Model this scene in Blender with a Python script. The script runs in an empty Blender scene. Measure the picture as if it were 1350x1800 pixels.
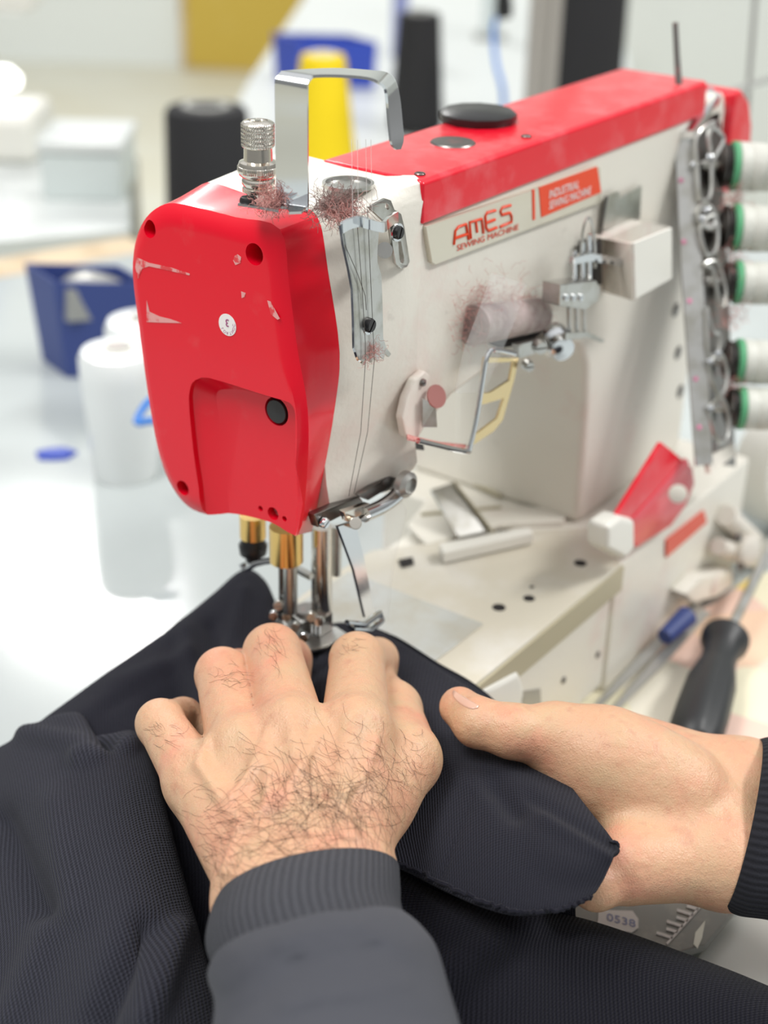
import bpy, bmesh, math, random
import numpy as np
from mathutils import Vector, Matrix
random.seed(7); rng = np.random.default_rng(7)
S = bpy.context.scene; COL = S.collection

# ------------------------------------------------------------ camera (metres; bed top is z = 0, needle at the origin, arm along +X)
FPX = 2600.0; TH = math.radians(27.5); AZ = math.radians(35.3); RO = math.radians(1.5); D0 = .66
A = lambda *v: np.array(v, float)
_h = A(math.cos(AZ), math.sin(AZ), 0)
FW = _h*math.cos(TH) - A(0, 0, 1)*math.sin(TH)
_r = A(math.sin(AZ), -math.cos(AZ), 0); _u = np.cross(_r, FW)
RT = _r*math.cos(RO) + _u*math.sin(RO); UP = _u*math.cos(RO) - _r*math.sin(RO)
def ray(x, y):
    d = FW*FPX + RT*(x-675) - UP*(y-900)
    return d/np.linalg.norm(d)
CAM = -ray(548, 1130)*D0
def on(x, y, ax, v):
    d = ray(x, y); return CAM + d*(v-CAM[ax])/d[ax]
def Q(x, y, z): return on(x, y, 2, z)          # a point of the photograph at height z
def D(x, y, dep):                               # a point of the photograph at a view depth
    d = ray(x, y); return CAM + d*dep/float(d @ FW)
cd = bpy.data.cameras.new('camera'); cam = bpy.data.objects.new('camera', cd); COL.objects.link(cam)
cam.matrix_world = Matrix(((RT[0], UP[0], -FW[0], CAM[0]), (RT[1], UP[1], -FW[1], CAM[1]), (RT[2], UP[2], -FW[2], CAM[2]), (0, 0, 0, 1)))
cd.sensor_fit = 'HORIZONTAL'; cd.sensor_width = 36; cd.lens = FPX/1350*36; cd.clip_start = .01; cd.clip_end = 60
cd.dof.use_dof = True; cd.dof.focus_distance = .535; cd.dof.aperture_fstop = 8.5
S.camera = cam

# ------------------------------------------------------------ light
S.view_settings.view_transform = 'Standard'; S.view_settings.look = 'None'; S.view_settings.gamma = 1
S.view_settings.use_curve_mapping = False; S.view_settings.exposure = 0.27
W = bpy.data.worlds.new('world'); S.world = W; W.use_nodes = True
nt = W.node_tree; bg = nt.nodes['Background']
tc = nt.nodes.new('ShaderNodeTexCoord'); sx = nt.nodes.new('ShaderNodeSeparateXYZ'); rp = nt.nodes.new('ShaderNodeValToRGB')
nt.links.new(tc.outputs['Generated'], sx.inputs[0]); nt.links.new(sx.outputs[2], rp.inputs[0]); nt.links.new(rp.outputs[0], bg.inputs[0])
cr = rp.color_ramp; cr.elements[0].position = 0.0; cr.elements[0].color = (.30, .30, .29, 1)
cr.elements[1].position = .75; cr.elements[1].color = (1.0, 1.0, 1.0, 1)
e = cr.elements.new(.3); e.color = (.42, .42, .41, 1)
bg.inputs[1].default_value = .80
def area(name, corners, power, col=(1, .985, .96)):
    c = sum(corners)/4; ux = corners[1]-corners[0]; uy = corners[3]-corners[0]
    ld = bpy.data.lights.new(name, 'AREA'); ld.shape = 'RECTANGLE'; ld.size = float(np.linalg.norm(ux)); ld.size_y = float(np.linalg.norm(uy))
    ld.energy = power; ld.color = col
    o = bpy.data.objects.new(name, ld); COL.objects.link(o)
    x = Vector(ux).normalized(); z = Vector((0, 0, 1)); y = z.cross(x)
    o.matrix_world = Matrix(((x[0], y[0], z[0], c[0]), (x[1], y[1], z[1], c[1]), (x[2], y[2], z[2], c[2]), (0, 0, 0, 1)))
    return o
LZ = 1.9
def refl(x, y):     # where on the ceiling a lamp must hang to be mirrored in the table there
    p = Q(x, y, -.08); d = ray(x, y)*A(1, 1, -1); return p + d*(LZ-p[2])/d[2]
a, b = refl(20, 1010), refl(270, 1085); n_ = np.cross(b-a, A(0, 0, 1)); n_ = n_/np.linalg.norm(n_)*.10
area('ceiling_tube', [a-n_, b-n_, b+n_, a+n_], 40)
area('ceiling_panel_over', [A(-1.6, .1, LZ), A(-.4, .1, LZ), A(-.4, .7, LZ), A(-1.6, .7, LZ)], 32)
area('ceiling_panel_far', [A(.6, -1.6, LZ), A(1.8, -1.6, LZ), A(1.8, -1.2, LZ), A(.6, -1.2, LZ)], 44)

# ------------------------------------------------------------ materials
def mat(name, col, rough=.5, metal=0., coat=0., bump=None, mix=None, emis=None, sss=0., trans=0., alpha=1., ior=1.5, spec=.5, extra=None):
    m = bpy.data.materials.new(name); m.use_nodes = True; t = m.node_tree; p = t.nodes['Principled BSDF']
    p.inputs['Base Color'].default_value = (*col, 1); p.inputs['Roughness'].default_value = rough; p.inputs['Metallic'].default_value = metal
    p.inputs['Coat Weight'].default_value = coat; p.inputs['Coat Roughness'].default_value = .06; p.inputs['IOR'].default_value = ior
    p.inputs['Specular IOR Level'].default_value = spec
    p.inputs['Transmission Weight'].default_value = trans; p.inputs['Alpha'].default_value = alpha
    if sss: p.inputs['Subsurface Weight'].default_value = sss; p.inputs['Subsurface Radius'].default_value = (1, .35, .18); p.inputs['Subsurface Scale'].default_value = .004
    if emis: p.inputs['Emission Color'].default_value = (*emis[0], 1); p.inputs['Emission Strength'].default_value = emis[1]
    c = t.nodes.new('ShaderNodeTexCoord')
    last = None
    for (c2, scale, lo, hi) in (mix or []):
        nz = t.nodes.new('ShaderNodeTexNoise'); nz.inputs['Scale'].default_value = scale; nz.inputs['Detail'].default_value = 5; nz.inputs['Roughness'].default_value = .6
        t.links.new(c.outputs['Object'], nz.inputs['Vector'])
        mr = t.nodes.new('ShaderNodeMapRange'); mr.inputs['From Min'].default_value = lo; mr.inputs['From Max'].default_value = hi
        t.links.new(nz.outputs['Fac'], mr.inputs['Value'])
        mx = t.nodes.new('ShaderNodeMix'); mx.data_type = 'RGBA'
        t.links.new(mr.outputs[0], mx.inputs['Factor'])
        if last is None: mx.inputs[6].default_value = (*col, 1)
        else: t.links.new(last, mx.inputs[6])
        mx.inputs[7].default_value = (*c2, 1); last = mx.outputs[2]
    if last is not None: t.links.new(last, p.inputs['Base Color'])
    m['_'] = 0
    if bump:
        scale, strength, dist = bump
        nz = t.nodes.new('ShaderNodeTexNoise'); nz.inputs['Scale'].default_value = scale; nz.inputs['Detail'].default_value = 4
        t.links.new(c.outputs['Object'], nz.inputs['Vector'])
        bp = t.nodes.new('ShaderNodeBump'); bp.inputs['Strength'].default_value = strength; bp.inputs['Distance'].default_value = dist
        t.links.new(nz.outputs['Fac'], bp.inputs['Height']); t.links.new(bp.outputs[0], p.inputs['Normal'])
    return m
def ribbed(name, col, col2, n, dist, rough=.95):
    """knit cloth: ribs run along v of the sheet, fine stitches across them"""
    m = bpy.data.materials.new(name); m.use_nodes = True; t = m.node_tree; p = t.nodes['Principled BSDF']
    p.inputs['Roughness'].default_value = rough; p.inputs['Specular IOR Level'].default_value = .15
    p.inputs['Sheen Weight'].default_value = .05; p.inputs['Sheen Roughness'].default_value = .5
    uv = t.nodes.new('ShaderNodeTexCoord'); sp = t.nodes.new('ShaderNodeSeparateXYZ'); t.links.new(uv.outputs['UV'], sp.inputs[0])
    def M(op, *a):
        k = t.nodes.new('ShaderNodeMath'); k.operation = op
        for i, v in enumerate(a):
            if isinstance(v, (int, float)): k.inputs[i].default_value = v
            else: t.links.new(v, k.inputs[i])
        return k.outputs[0]
    nz = t.nodes.new('ShaderNodeTexNoise'); nz.inputs['Scale'].default_value = 350; t.links.new(uv.outputs['Object'], nz.inputs['Vector'])
    u = M('ADD', M('MULTIPLY', sp.outputs[0], n*2*math.pi), M('MULTIPLY', nz.outputs['Fac'], 1.6))
    rib = M('MULTIPLY_ADD', M('SINE', u), .5, .5)
    st = M('MULTIPLY_ADD', M('SINE', M('ADD', M('MULTIPLY', sp.outputs[1], n*2*math.pi*1.3), u)), .5, .5)
    hgt = M('ADD', M('MULTIPLY', rib, .75), M('MULTIPLY', st, .3))
    nz2 = t.nodes.new('ShaderNodeTexNoise'); nz2.inputs['Scale'].default_value = 1500; t.links.new(uv.outputs['Object'], nz2.inputs['Vector'])
    hgt = M('ADD', hgt, M('MULTIPLY', nz2.outputs['Fac'], .5))
    mx = t.nodes.new('ShaderNodeMix'); mx.data_type = 'RGBA'; mx.inputs[6].default_value = (*col2, 1); mx.inputs[7].default_value = (*col, 1)
    t.links.new(M('MULTIPLY', hgt, .65), mx.inputs['Factor']); t.links.new(mx.outputs[2], p.inputs['Base Color'])
    bp = t.nodes.new('ShaderNodeBump'); bp.inputs['Strength'].default_value = .8; bp.inputs['Distance'].default_value = dist
    t.links.new(hgt, bp.inputs['Height']); t.links.new(bp.outputs[0], p.inputs['Normal'])
    return m
M_ = dict(
 red=mat('red_paint', (.76, .002, .020), .26, coat=.2, spec=.35, mix=[((.74, .05, .06), 60, .62, .9)], bump=(220, .05, .0004)),
 redtop=mat('red_dusty_paint', (.74, .004, .022), .28, coat=.2, mix=[((.76, .12, .14), 45, .48, .8)]),
 white=mat('cream_cast_paint', (.76, .735, .66), .38, coat=.15, mix=[((.72, .55, .50), 16, .58, .8), ((.50, .47, .42), 60, .66, .85)], bump=(420, .35, .0006)),
 dirty=mat('dusty_cream_paint', (.74, .70, .63), .5, mix=[((.62, .44, .42), 22, .5, .7), ((.3, .25, .23), 40, .6, .8)], bump=(300, .4, .0008)),
 bed=mat('beige_bed_paint', (.62, .58, .48), .25, coat=.3, mix=[((.74, .73, .70), 12, .45, .7)], bump=(300, .15, .0004)),
 bedrim=mat('bed_rim_paint', (.44, .40, .28), .35),
 chrome=mat('chrome', (.66, .68, .70), .10, 1, bump=(60, .03, .0004)),
 steel=mat('brushed_steel', (.58, .58, .56), .3, 1, mix=[((.42, .41, .36), 90, .45, .7)], bump=(500, .1, .0003)),
 nickel=mat('nickel', (.74, .70, .63), .16, 1),
 darksteel=mat('dark_steel', (.2, .19, .18), .35, 1, mix=[((.35, .2, .19), 150, .55, .7)]),
 brass=mat('brass', (.80, .55, .20), .2, 1),
 yellowmetal=mat('gold_reflecting_metal', (.78, .62, .34), .25, 1),
 black=mat('black_plastic', (.012, .012, .013), .35),
 softblack=mat('black_thread', (.016, .016, .018), .85, bump=(600, .5, .001)),
 grip=mat('black_rubber_grip', (.02, .022, .024), .45),
 hole=mat('dark_recess', (.01, .008, .008), .8),
 plate=mat('nameplate', (.66, .63, .52), .25, .2, coat=.3),
 orange=mat('orange_red_print', (.80, .06, .01), .4),
 orangedull=mat('dull_red_print', (.70, .10, .06), .4),
 paper=mat('white_sticker', (.85, .82, .80), .5),
 purple=mat('purple_print', (.35, .04, .2), .5),
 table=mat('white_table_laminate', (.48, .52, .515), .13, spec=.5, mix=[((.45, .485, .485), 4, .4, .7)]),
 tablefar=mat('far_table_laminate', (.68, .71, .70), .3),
 wood=mat('table_wood_edge', (.62, .48, .30), .5, mix=[((.5, .36, .2), 20, .45, .6)]),
 wall=mat('white_wall_paint', (.80, .84, .82), .8), wallb=mat('white_wall_paint_side', (.80, .84, .82), .8),
 floor=mat('cream_floor', (.58, .56, .45), .5, mix=[((.62, .62, .54), 2, .4, .7)]),
 mustard=mat('mustard_board', (.60, .43, .07), .5, mix=[((.66, .5, .14), 3, .5, .7)]),
 blue=mat('blue_plastic', (.03, .07, .45), .4), navy=mat('navy_plastic', (.035, .06, .22), .5),
 skyblue=mat('bright_blue_plastic', (.0, .17, .62), .35),
 yellow=mat('yellow_thread', (.90, .66, .0), .7, bump=(400, .3, .001)),
 yarn=mat('white_dial', (.56, .57, .52), .5, bump=(300, .3, .001)),
 clearspool=mat('translucent_white_thread', (.78, .81, .81), .35, coat=.4, bump=(200, .2, .001)),
 whiteplastic=mat('white_plastic', (.78, .77, .71), .35, coat=.2),
 greenring=mat('green_ring', (.10, .36, .18), .4),
 palemint=mat('pale_box', (.62, .68, .67), .5),
 lilac=mat('lilac_grey_plastic', (.27, .30, .52), .5),
 greymetal=mat('grey_metal', (.40, .40, .38), .35, .6),
 alu=mat('warm_aluminium', (.42, .39, .35), .4, .3),
 lint=mat('pink_lint', (.60, .30, .27), .95), lintgrey=mat('grey_lint', (.32, .22, .20), .95),
 thread=mat('thin_thread', (.10, .09, .08), .5), threadw=mat('pale_thread', (.75, .7, .68), .4),
 acryl=mat('clear_acrylic', (.9, .93, .93), .06, alpha=.10),
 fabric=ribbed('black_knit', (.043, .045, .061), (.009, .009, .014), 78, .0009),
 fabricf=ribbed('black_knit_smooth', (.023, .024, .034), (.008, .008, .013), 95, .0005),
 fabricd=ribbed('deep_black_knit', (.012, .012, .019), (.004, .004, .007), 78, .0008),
 sleeve=ribbed('charcoal_sweatshirt', (.065, .068, .080), (.045, .047, .057), 1, .0000),
 cuff=ribbed('charcoal_rib_cuff', (.075, .078, .090), (.026, .027, .034), 70, .0006),
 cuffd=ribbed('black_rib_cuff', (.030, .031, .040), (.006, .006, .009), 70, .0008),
 hair=mat('dark_hair', (.10, .06, .042), .5),
 nail=mat('nail', (.62, .37, .28), .25, sss=.1),
)
def skin_mat():
    m = mat('skin', (.58, .345, .215), .42, sss=.2, spec=.4, mix=[((.63, .27, .18), 26, .46, .72), ((.55, .37, .225), 60, .45, .7), ((.50, .25, .16), 130, .55, .8)])
    t = m.node_tree; p = t.nodes['Principled BSDF']; c = t.nodes.new('ShaderNodeTexCoord')
    v = t.nodes.new('ShaderNodeTexVoronoi'); v.inputs['Scale'].default_value = 900; v.feature = 'DISTANCE_TO_EDGE'; t.links.new(c.outputs['Object'], v.inputs['Vector'])
    n = t.nodes.new('ShaderNodeTexNoise'); n.inputs['Scale'].default_value = 240; n.inputs['Detail'].default_value = 6; t.links.new(c.outputs['Object'], n.inputs['Vector'])
    b1 = t.nodes.new('ShaderNodeBump'); b1.inputs['Strength'].default_value = .5; b1.inputs['Distance'].default_value = .0004; t.links.new(v.outputs['Distance'], b1.inputs['Height'])
    b2 = t.nodes.new('ShaderNodeBump'); b2.inputs['Strength'].default_value = .6; b2.inputs['Distance'].default_value = .001; t.links.new(n.outputs['Fac'], b2.inputs['Height'])
    t.links.new(b1.outputs[0], b2.inputs['Normal']); t.links.new(b2.outputs[0], p.inputs['Normal'])
    return m
M_['skin'] = skin_mat()
def pattern_mat():
    m = bpy.data.materials.new('pastel_printed_cloth'); m.use_nodes = True; t = m.node_tree; p = t.nodes['Principled BSDF']; p.inputs['Roughness'].default_value = .8
    c = t.nodes.new('ShaderNodeTexCoord'); v = t.nodes.new('ShaderNodeTexVoronoi'); v.inputs['Scale'].default_value = 17; t.links.new(c.outputs['Object'], v.inputs['Vector'])
    s = t.nodes.new('ShaderNodeSeparateColor'); t.links.new(v.outputs['Color'], s.inputs[0])
    r = t.nodes.new('ShaderNodeValToRGB'); r.color_ramp.interpolation = 'CONSTANT'; t.links.new(s.outputs[0], r.inputs[0])
    cols = [(.86, .62, .45), (.88, .66, .18), (.85, .80, .60), (.84, .60, .50), (.88, .80, .38), (.80, .76, .64), (.45, .70, .58), (.85, .68, .55)]
    el = r.color_ramp.elements
    el[0].color = (*cols[0], 1); el[1].position = 1/8; el[1].color = (*cols[1], 1)
    for i in range(2, 8): k = el.new(i/8); k.color = (*cols[i], 1)
    t.links.new(r.outputs[0], p.inputs['Base Color']); return m
M_['pattern'] = pattern_mat()

# ------------------------------------------------------------ objects and meshes
ROOT = {}
def thing(name, label, cat, loc, group=None):
    o = bpy.data.objects.new(name, None); COL.objects.link(o); o.location = loc; o.empty_display_size = .02
    o['label'] = label; o['category'] = cat
    if group: o['group'] = group
    ROOT[o.name] = A(*loc); return o
def top(o):
    while o.parent: o = o.parent
    return o
def tag(o, label, cat, group=None):
    o['label'] = label; o['category'] = cat
    if group: o['group'] = group
    return o
def mk(name, vf, m, parent=None, smooth=40, bevel=0, seg=2, uv=None, label=None, kind=None, solid=0, recalc=True):
    v, f = vf; v = np.asarray(v, float)
    org = ROOT[top(parent).name] if parent else v.mean(0)
    if parent is None: org = A(org[0], org[1], v[:, 2].min())
    me = bpy.data.meshes.new(name); me.from_pydata((v-org).tolist(), [], [list(map(int, q)) for q in f]); me.update()
    if uv is not None:
        l = me.uv_layers.new(name='UVMap'); vi = np.empty(len(me.loops), int); me.loops.foreach_get('vertex_index', vi)
        l.data.foreach_set('uv', np.asarray(uv, np.float32)[vi].ravel())
    b = bmesh.new(); b.from_mesh(me)
    if recalc: bmesh.ops.recalc_face_normals(b, faces=b.faces)
    if bevel:
        es = [q for q in b.edges if len(q.link_faces) == 2 and q.calc_face_angle(0) > .5]
        bmesh.ops.bevel(b, geom=es, offset=bevel, segments=seg, affect='EDGES', profile=.5, clamp_overlap=True)
    if smooth:
        for q in b.faces: q.smooth = True
        for q in b.edges:
            if len(q.link_faces) == 2 and q.calc_face_angle(0) > math.radians(smooth): q.smooth = False
    b.to_mesh(me); b.free()
    o = bpy.data.objects.new(name, me); COL.objects.link(o)
    if parent: o.parent = parent
    else: o.location = org; ROOT[o.name] = org
    me.materials.append(M_[m] if isinstance(m, str) else m)
    if label: o['label'] = label
    if kind: o['kind'] = kind
    if bevel and smooth: wn_ = o.modifiers.new('face_normals', 'WEIGHTED_NORMAL'); wn_.keep_sharp = True; wn_.weight = 90
    if solid:
        s = o.modifiers.new('thickness', 'SOLIDIFY'); s.thickness = solid; s.offset = -1
    return o
def join(*ms):
    V = []; Fc = []; n = 0
    for v, f in ms:
        V += [list(q) for q in v]; Fc += [[i+n for i in q] for q in f]; n += len(v)
    return V, Fc
def prism(poly, d):
    n = len(poly); poly = [A(*p) for p in poly]; d = A(*d)
    v = poly + [p+d for p in poly]
    return v, [list(range(n))[::-1], list(range(n, 2*n))] + [[i, (i+1) % n, n+(i+1) % n, n+i] for i in range(n)]
def ppx(pts, ax, v, depth):
    d = [0, 0, 0]; d[ax] = depth; return prism([on(x, y, ax, v) for x, y in pts], d)
def box(lo, hi):
    x0, y0, z0 = lo; x1, y1, z1 = hi
    return prism([(x0, y0, z0), (x1, y0, z0), (x1, y1, z0), (x0, y1, z0)], (0, 0, z1-z0))
def frame_of(ax):
    ax = A(*ax)/np.linalg.norm(ax); t = A(0, 0, 1) if abs(ax[2]) < .9 else A(1, 0, 0)
    e1 = np.cross(t, ax); e1 /= np.linalg.norm(e1); return e1, np.cross(ax, e1), ax
def lathe(prof, o, ax=(0, 0, 1), n=32, fn=None):
    e1, e2, a = frame_of(ax); o = A(*o); v = []; f = []
    for j, (r, h) in enumerate(prof):
        for i in range(n):
            t = 2*math.pi*i/n; rr = r + (fn(t, h, r) if fn else 0)
            v.append(o + a*h + (e1*math.cos(t)+e2*math.sin(t))*rr)
    for j in range(len(prof)-1):
        for i in range(n): f.append([j*n+i, j*n+(i+1) % n, (j+1)*n+(i+1) % n, (j+1)*n+i])
    f.append(list(range(n))[::-1]); f.append([(len(prof)-1)*n+i for i in range(n)])
    return v, f
def cyl(a, b, r, r2=None, n=24):
    a = A(*a); b = A(*b); L = np.linalg.norm(b-a); return lathe([(r, 0), (r if r2 is None else r2, L)], a, (b-a)/L, n)
def crom(pts, k=6, closed=False):
    P = [A(*p) for p in pts]; n = len(P); out = []
    for i in range(n if closed else n-1):
        g = (lambda j: P[j % n]) if closed else (lambda j: P[min(max(j, 0), n-1)])
        p0, p1, p2, p3 = g(i-1), g(i), g(i+1), g(i+2)
        for s in range(k):
            t = s/k; out.append(.5*((2*p1)+(p2-p0)*t+(2*p0-5*p1+4*p2-p3)*t*t+(3*p1-p0-3*p2+p3)*t**3))
    if not closed: out.append(P[-1])
    return out
def tube(path, r, n=10, closed=False, rs=None):
    P = [A(*p) for p in path]; m = len(P); v = []; f = []; nprev = None
    for i, p in enumerate(P):
        t = P[(i+1) % m]-P[i-1] if (closed or 0 < i < m-1) else (P[1]-P[0] if i == 0 else P[-1]-P[-2])
        t = t/(np.linalg.norm(t)+1e-12)
        if nprev is None: e1, _, _ = frame_of(t)
        else: e1 = nprev - t*(nprev @ t); e1 /= np.linalg.norm(e1)
        nprev = e1; e2 = np.cross(t, e1); rr = rs[i] if rs else r
        for k in range(n):
            q = 2*math.pi*k/n; v.append(p+(e1*math.cos(q)+e2*math.sin(q))*rr)
    for i in range(m if closed else m-1):
        for k in range(n): f.append([i*n+k, i*n+(k+1) % n, ((i+1) % m)*n+(k+1) % n, ((i+1) % m)*n+k])
    if not closed: f.append(list(range(n))[::-1]); f.append([(m-1)*n+k for k in range(n)])
    return v, f
def ribbon(A1, B1, th):
    """bent strip of sheet metal between two edge lines"""
    A1 = [A(*p) for p in A1]; B1 = [A(*p) for p in B1]; m = len(A1); v = []; f = []
    for i in range(m):
        t = A1[min(i+1, m-1)]-A1[max(i-1, 0)]; w = B1[i]-A1[i]; nn = np.cross(t, w); nn = nn/(np.linalg.norm(nn)+1e-12)*th/2
        v += [A1[i]+nn, B1[i]+nn, B1[i]-nn, A1[i]-nn]
    for i in range(m-1):
        for k in range(4): f.append([i*4+k, i*4+(k+1) % 4, (i+1)*4+(k+1) % 4, (i+1)*4+k])
    f.append([3, 2, 1, 0]); f.append([(m-1)*4+k for k in range(4)]); return v, f
def loft(rings, cap=True):
    n = len(rings[0]); v = [p for r in rings for p in r]; f = []
    for j in range(len(rings)-1):
        for i in range(n): f.append([j*n+i, j*n+(i+1) % n, (j+1)*n+(i+1) % n, (j+1)*n+i])
    if cap: f.append(list(range(n))[::-1]); f.append([(len(rings)-1)*n+i for i in range(n)])
    return v, f
def cut(o, *cutters):
    tmp = []
    for c in cutters:
        k = mk('cutter', c, 'hole', None); k.location = Vector(k.location) - (Vector(ROOT[top(o).name]) if o.parent else Vector((0, 0, 0)))
        # same space as o's mesh
        if o.parent is None: pass
        tmp.append(k)
    par = o.parent; loc = o.location.copy()
    if par: o.parent = None; o.location = (0, 0, 0)
    for k in tmp:
        b = o.modifiers.new('b', 'BOOLEAN'); b.operation = 'DIFFERENCE'; b.object = k; b.solver = 'EXACT'
    dg = bpy.context.evaluated_depsgraph_get(); me = bpy.data.meshes.new_from_object(o.evaluated_get(dg))
    o.modifiers.clear(); o.data = me
    if par: o.parent = par; o.location = loc
    for k in tmp: bpy.data.objects.remove(k)
    b = bmesh.new(); b.from_mesh(me)
    for q in b.faces: q.smooth = True
    for q in b.edges:
        if len(q.link_faces) == 2: q.smooth = q.calc_face_angle(0) < math.radians(32)
    b.to_mesh(me); b.free()
def ppc(pts, v, h=.006): return prism([on(x, y, 1, v)-A(0, h, 0) for x, y in pts], (0, 2*h, 0))
def text(s, o, ux, uy, size, m, parent, name='lettering', depth=.0001, shear=0, align='LEFT', width=None, label=None):
    c = bpy.data.curves.new('t', 'FONT'); c.body = s; c.size = 1; c.align_x = align; c.align_y = 'CENTER'; c.extrude = .001; c.resolution_u = 3
    k = bpy.data.objects.new('t', c); COL.objects.link(k); dg = bpy.context.evaluated_depsgraph_get(); me = bpy.data.meshes.new_from_object(k.evaluated_get(dg))
    bpy.data.objects.remove(k); v = np.array([q.co[:] for q in me.vertices]); f = [list(p.vertices) for p in me.polygons]
    ux = A(*ux)/np.linalg.norm(ux); uy = A(*uy)/np.linalg.norm(uy); nn = np.cross(ux, uy)
    sx_ = size if width is None else width/(v[:, 0].max()-v[:, 0].min())
    w = A(*o) + np.outer(v[:, 0]*sx_+v[:, 1]*shear*size, ux) + np.outer(v[:, 1]*size, uy) + np.outer(v[:, 2]*0+depth*(v[:, 2] > 0)+.00002, nn)
    return mk(name, (w, f), m, parent, smooth=0, recalc=False, label=label)
def fluff(centre, rad, n, L, r, m, name, parent, label=None, flat=(1, 1, 1)):
    ms = []
    for i in range(n):
        p = A(*centre) + rng.normal(size=3)*A(*rad)*.5; d = rng.normal(size=3); d /= np.linalg.norm(d); pts = [p]
        for k in range(5): d = d + rng.normal(size=3)*.7; d /= np.linalg.norm(d); p = p + d*L/5; pts.append(p)
        ms.append(tube(pts, r, 3))
    return mk(name, join(*ms), m, parent, kind='stuff', label=label)
def screw(o, ax, r, h, m, parent, name='screw', slot=0.):
    e1, e2, a = frame_of(ax); d = e1*math.cos(slot)+e2*math.sin(slot); w = np.cross(a, d)
    s = mk(name, lathe([(r, 0), (r, h*.6), (r*.85, h), (r*.01, h)], o, ax, 28), m, parent)
    c = A(*o)+a*h*.55; p = [c-d*r*1.1-w*r*.14, c+d*r*1.1-w*r*.14, c+d*r*1.1+w*r*.14, c-d*r*1.1+w*r*.14]
    cut(s, prism(p, a*h)); return s

# ============================================================ SETTING
TZ = -.08
def struct(o): o['kind'] = 'structure'; return o
FZ = -.86
struct(mk('floor', box((-3, -4, FZ-.05), (9, 9, FZ)), 'floor'))
wa = on(0, 105, 2, FZ); wb = on(480, 125, 2, FZ); wd = (wb-wa)/np.linalg.norm(wb-wa)
w0 = wa - wd*3; w1 = wa + wd*6; wn = np.cross(wd, A(0, 0, 1)); wn = wn*(1 if wn @ (wa-CAM) > 0 else -1)
struct(mk('wall_back', prism([w0, w1, w1+wn*.1, w0+wn*.1], (0, 0, 3.4)), 'wall'))
def onwall(x, y, off=0):
    d = ray(x, y); return CAM + d*(((wa-wn*off-CAM) @ wn)/(d @ wn))
p0, p1 = onwall(325, 120, .03), onwall(535, 130, .03)
mb = thing('notice_board', 'mustard yellow board standing against the far white wall', 'board', (p0+p1)/2*A(1, 1, 0)+A(0, 0, p0[2]))
mk('panel', prism([p0, p1, p1+A(0, 0, 1.1), p0+A(0, 0, 1.1)], wn*.03), 'mustard', mb, bevel=.004)
mk('frame', tube([p0, p1, p1+A(0, 0, 1.1), p0+A(0, 0, 1.1)], .012, 8, closed=True), 'wood', mb)
q0 = D(703, 70, 2.3)*A(1, 1, 0)+A(0, 0, TZ); e_ = RT*A(1, 1, 0)*.013; g_ = A(-e_[1], e_[0], 0)
bp_ = mk('display_board', prism([q0-e_-g_, q0+e_-g_, q0+e_+g_, q0-e_+g_], (0, 0, .16)), 'lilac', bevel=.003); tag(bp_, 'narrow blue grey upright board left of the tall narrow black cone', 'board')

def tabletop(name, px, z, m, edge, label, th=.03):
    pts = [Q(x, y, z) for x, y in px]; c = sum(pts)/len(pts)
    t = thing(name, label, 'table', (c[0], c[1], FZ))
    mk('tabletop', prism([p-A(0, 0, th) for p in pts], (0, 0, th)), m, t, bevel=.002)
    mk('edge_band', join(*[ribbon([pts[i]+A(0, 0, -.001), pts[(i+1) % len(pts)]+A(0, 0, -.001)], [pts[i]-A(0, 0, th), pts[(i+1) % len(pts)]-A(0, 0, th)], .004) for i in range(len(pts))]), edge, t)
    for p in pts:
        q = c+(p-c)*.86; mk('leg', box((q[0]-.02, q[1]-.02, FZ), (q[0]+.02, q[1]+.02, z-th)), 'greymetal', t, bevel=.003)
    return t
# the machine's own table, straight sided in the room
ux_ = (Q(230, 437, TZ)-Q(0, 478, TZ)); ux_ /= np.linalg.norm(ux_); uy_ = A(-ux_[1], ux_[0], 0); uy_ = uy_*(1 if uy_ @ FW < 0 else -1)
c0 = Q(235, 445, TZ)
tp = [c0+ux_*.02, c0-ux_*.88, c0-ux_*.88+uy_*1.8, c0+ux_*.75+uy_*1.8, c0+ux_*.75+uy_*.35, c0+ux_*.35+uy_*.1]
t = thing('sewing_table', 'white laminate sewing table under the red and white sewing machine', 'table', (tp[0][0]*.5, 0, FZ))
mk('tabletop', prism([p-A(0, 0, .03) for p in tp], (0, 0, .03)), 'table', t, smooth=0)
mk('edge_band', prism([c0+ux_*.02+A(0, 0, .0005), c0-ux_*.17+A(0, 0, .0005), c0-ux_*.17-uy_*.05+A(0, 0, .0005), c0+ux_*.02-uy_*.05+A(0, 0, .0005)], (0, 0, -.03)), 'wood', t, bevel=.001, label='bare wooden back edge')
for k in (0, 1, 2, 3): q = tp[k]*.85+sum(tp)/6*.15; mk('leg', box((q[0]-.025, q[1]-.025, FZ), (q[0]+.025, q[1]+.025, TZ-.03)), 'greymetal', t, bevel=.003)
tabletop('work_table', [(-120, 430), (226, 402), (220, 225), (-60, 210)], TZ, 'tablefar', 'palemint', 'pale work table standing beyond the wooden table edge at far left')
tabletop('cutting_table', [(300, 424), (1150, 330), (1075, -20), (560, -40), (440, 140)], TZ, 'tablefar', 'palemint', 'long white table behind the machine carrying the thread cones')

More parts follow.
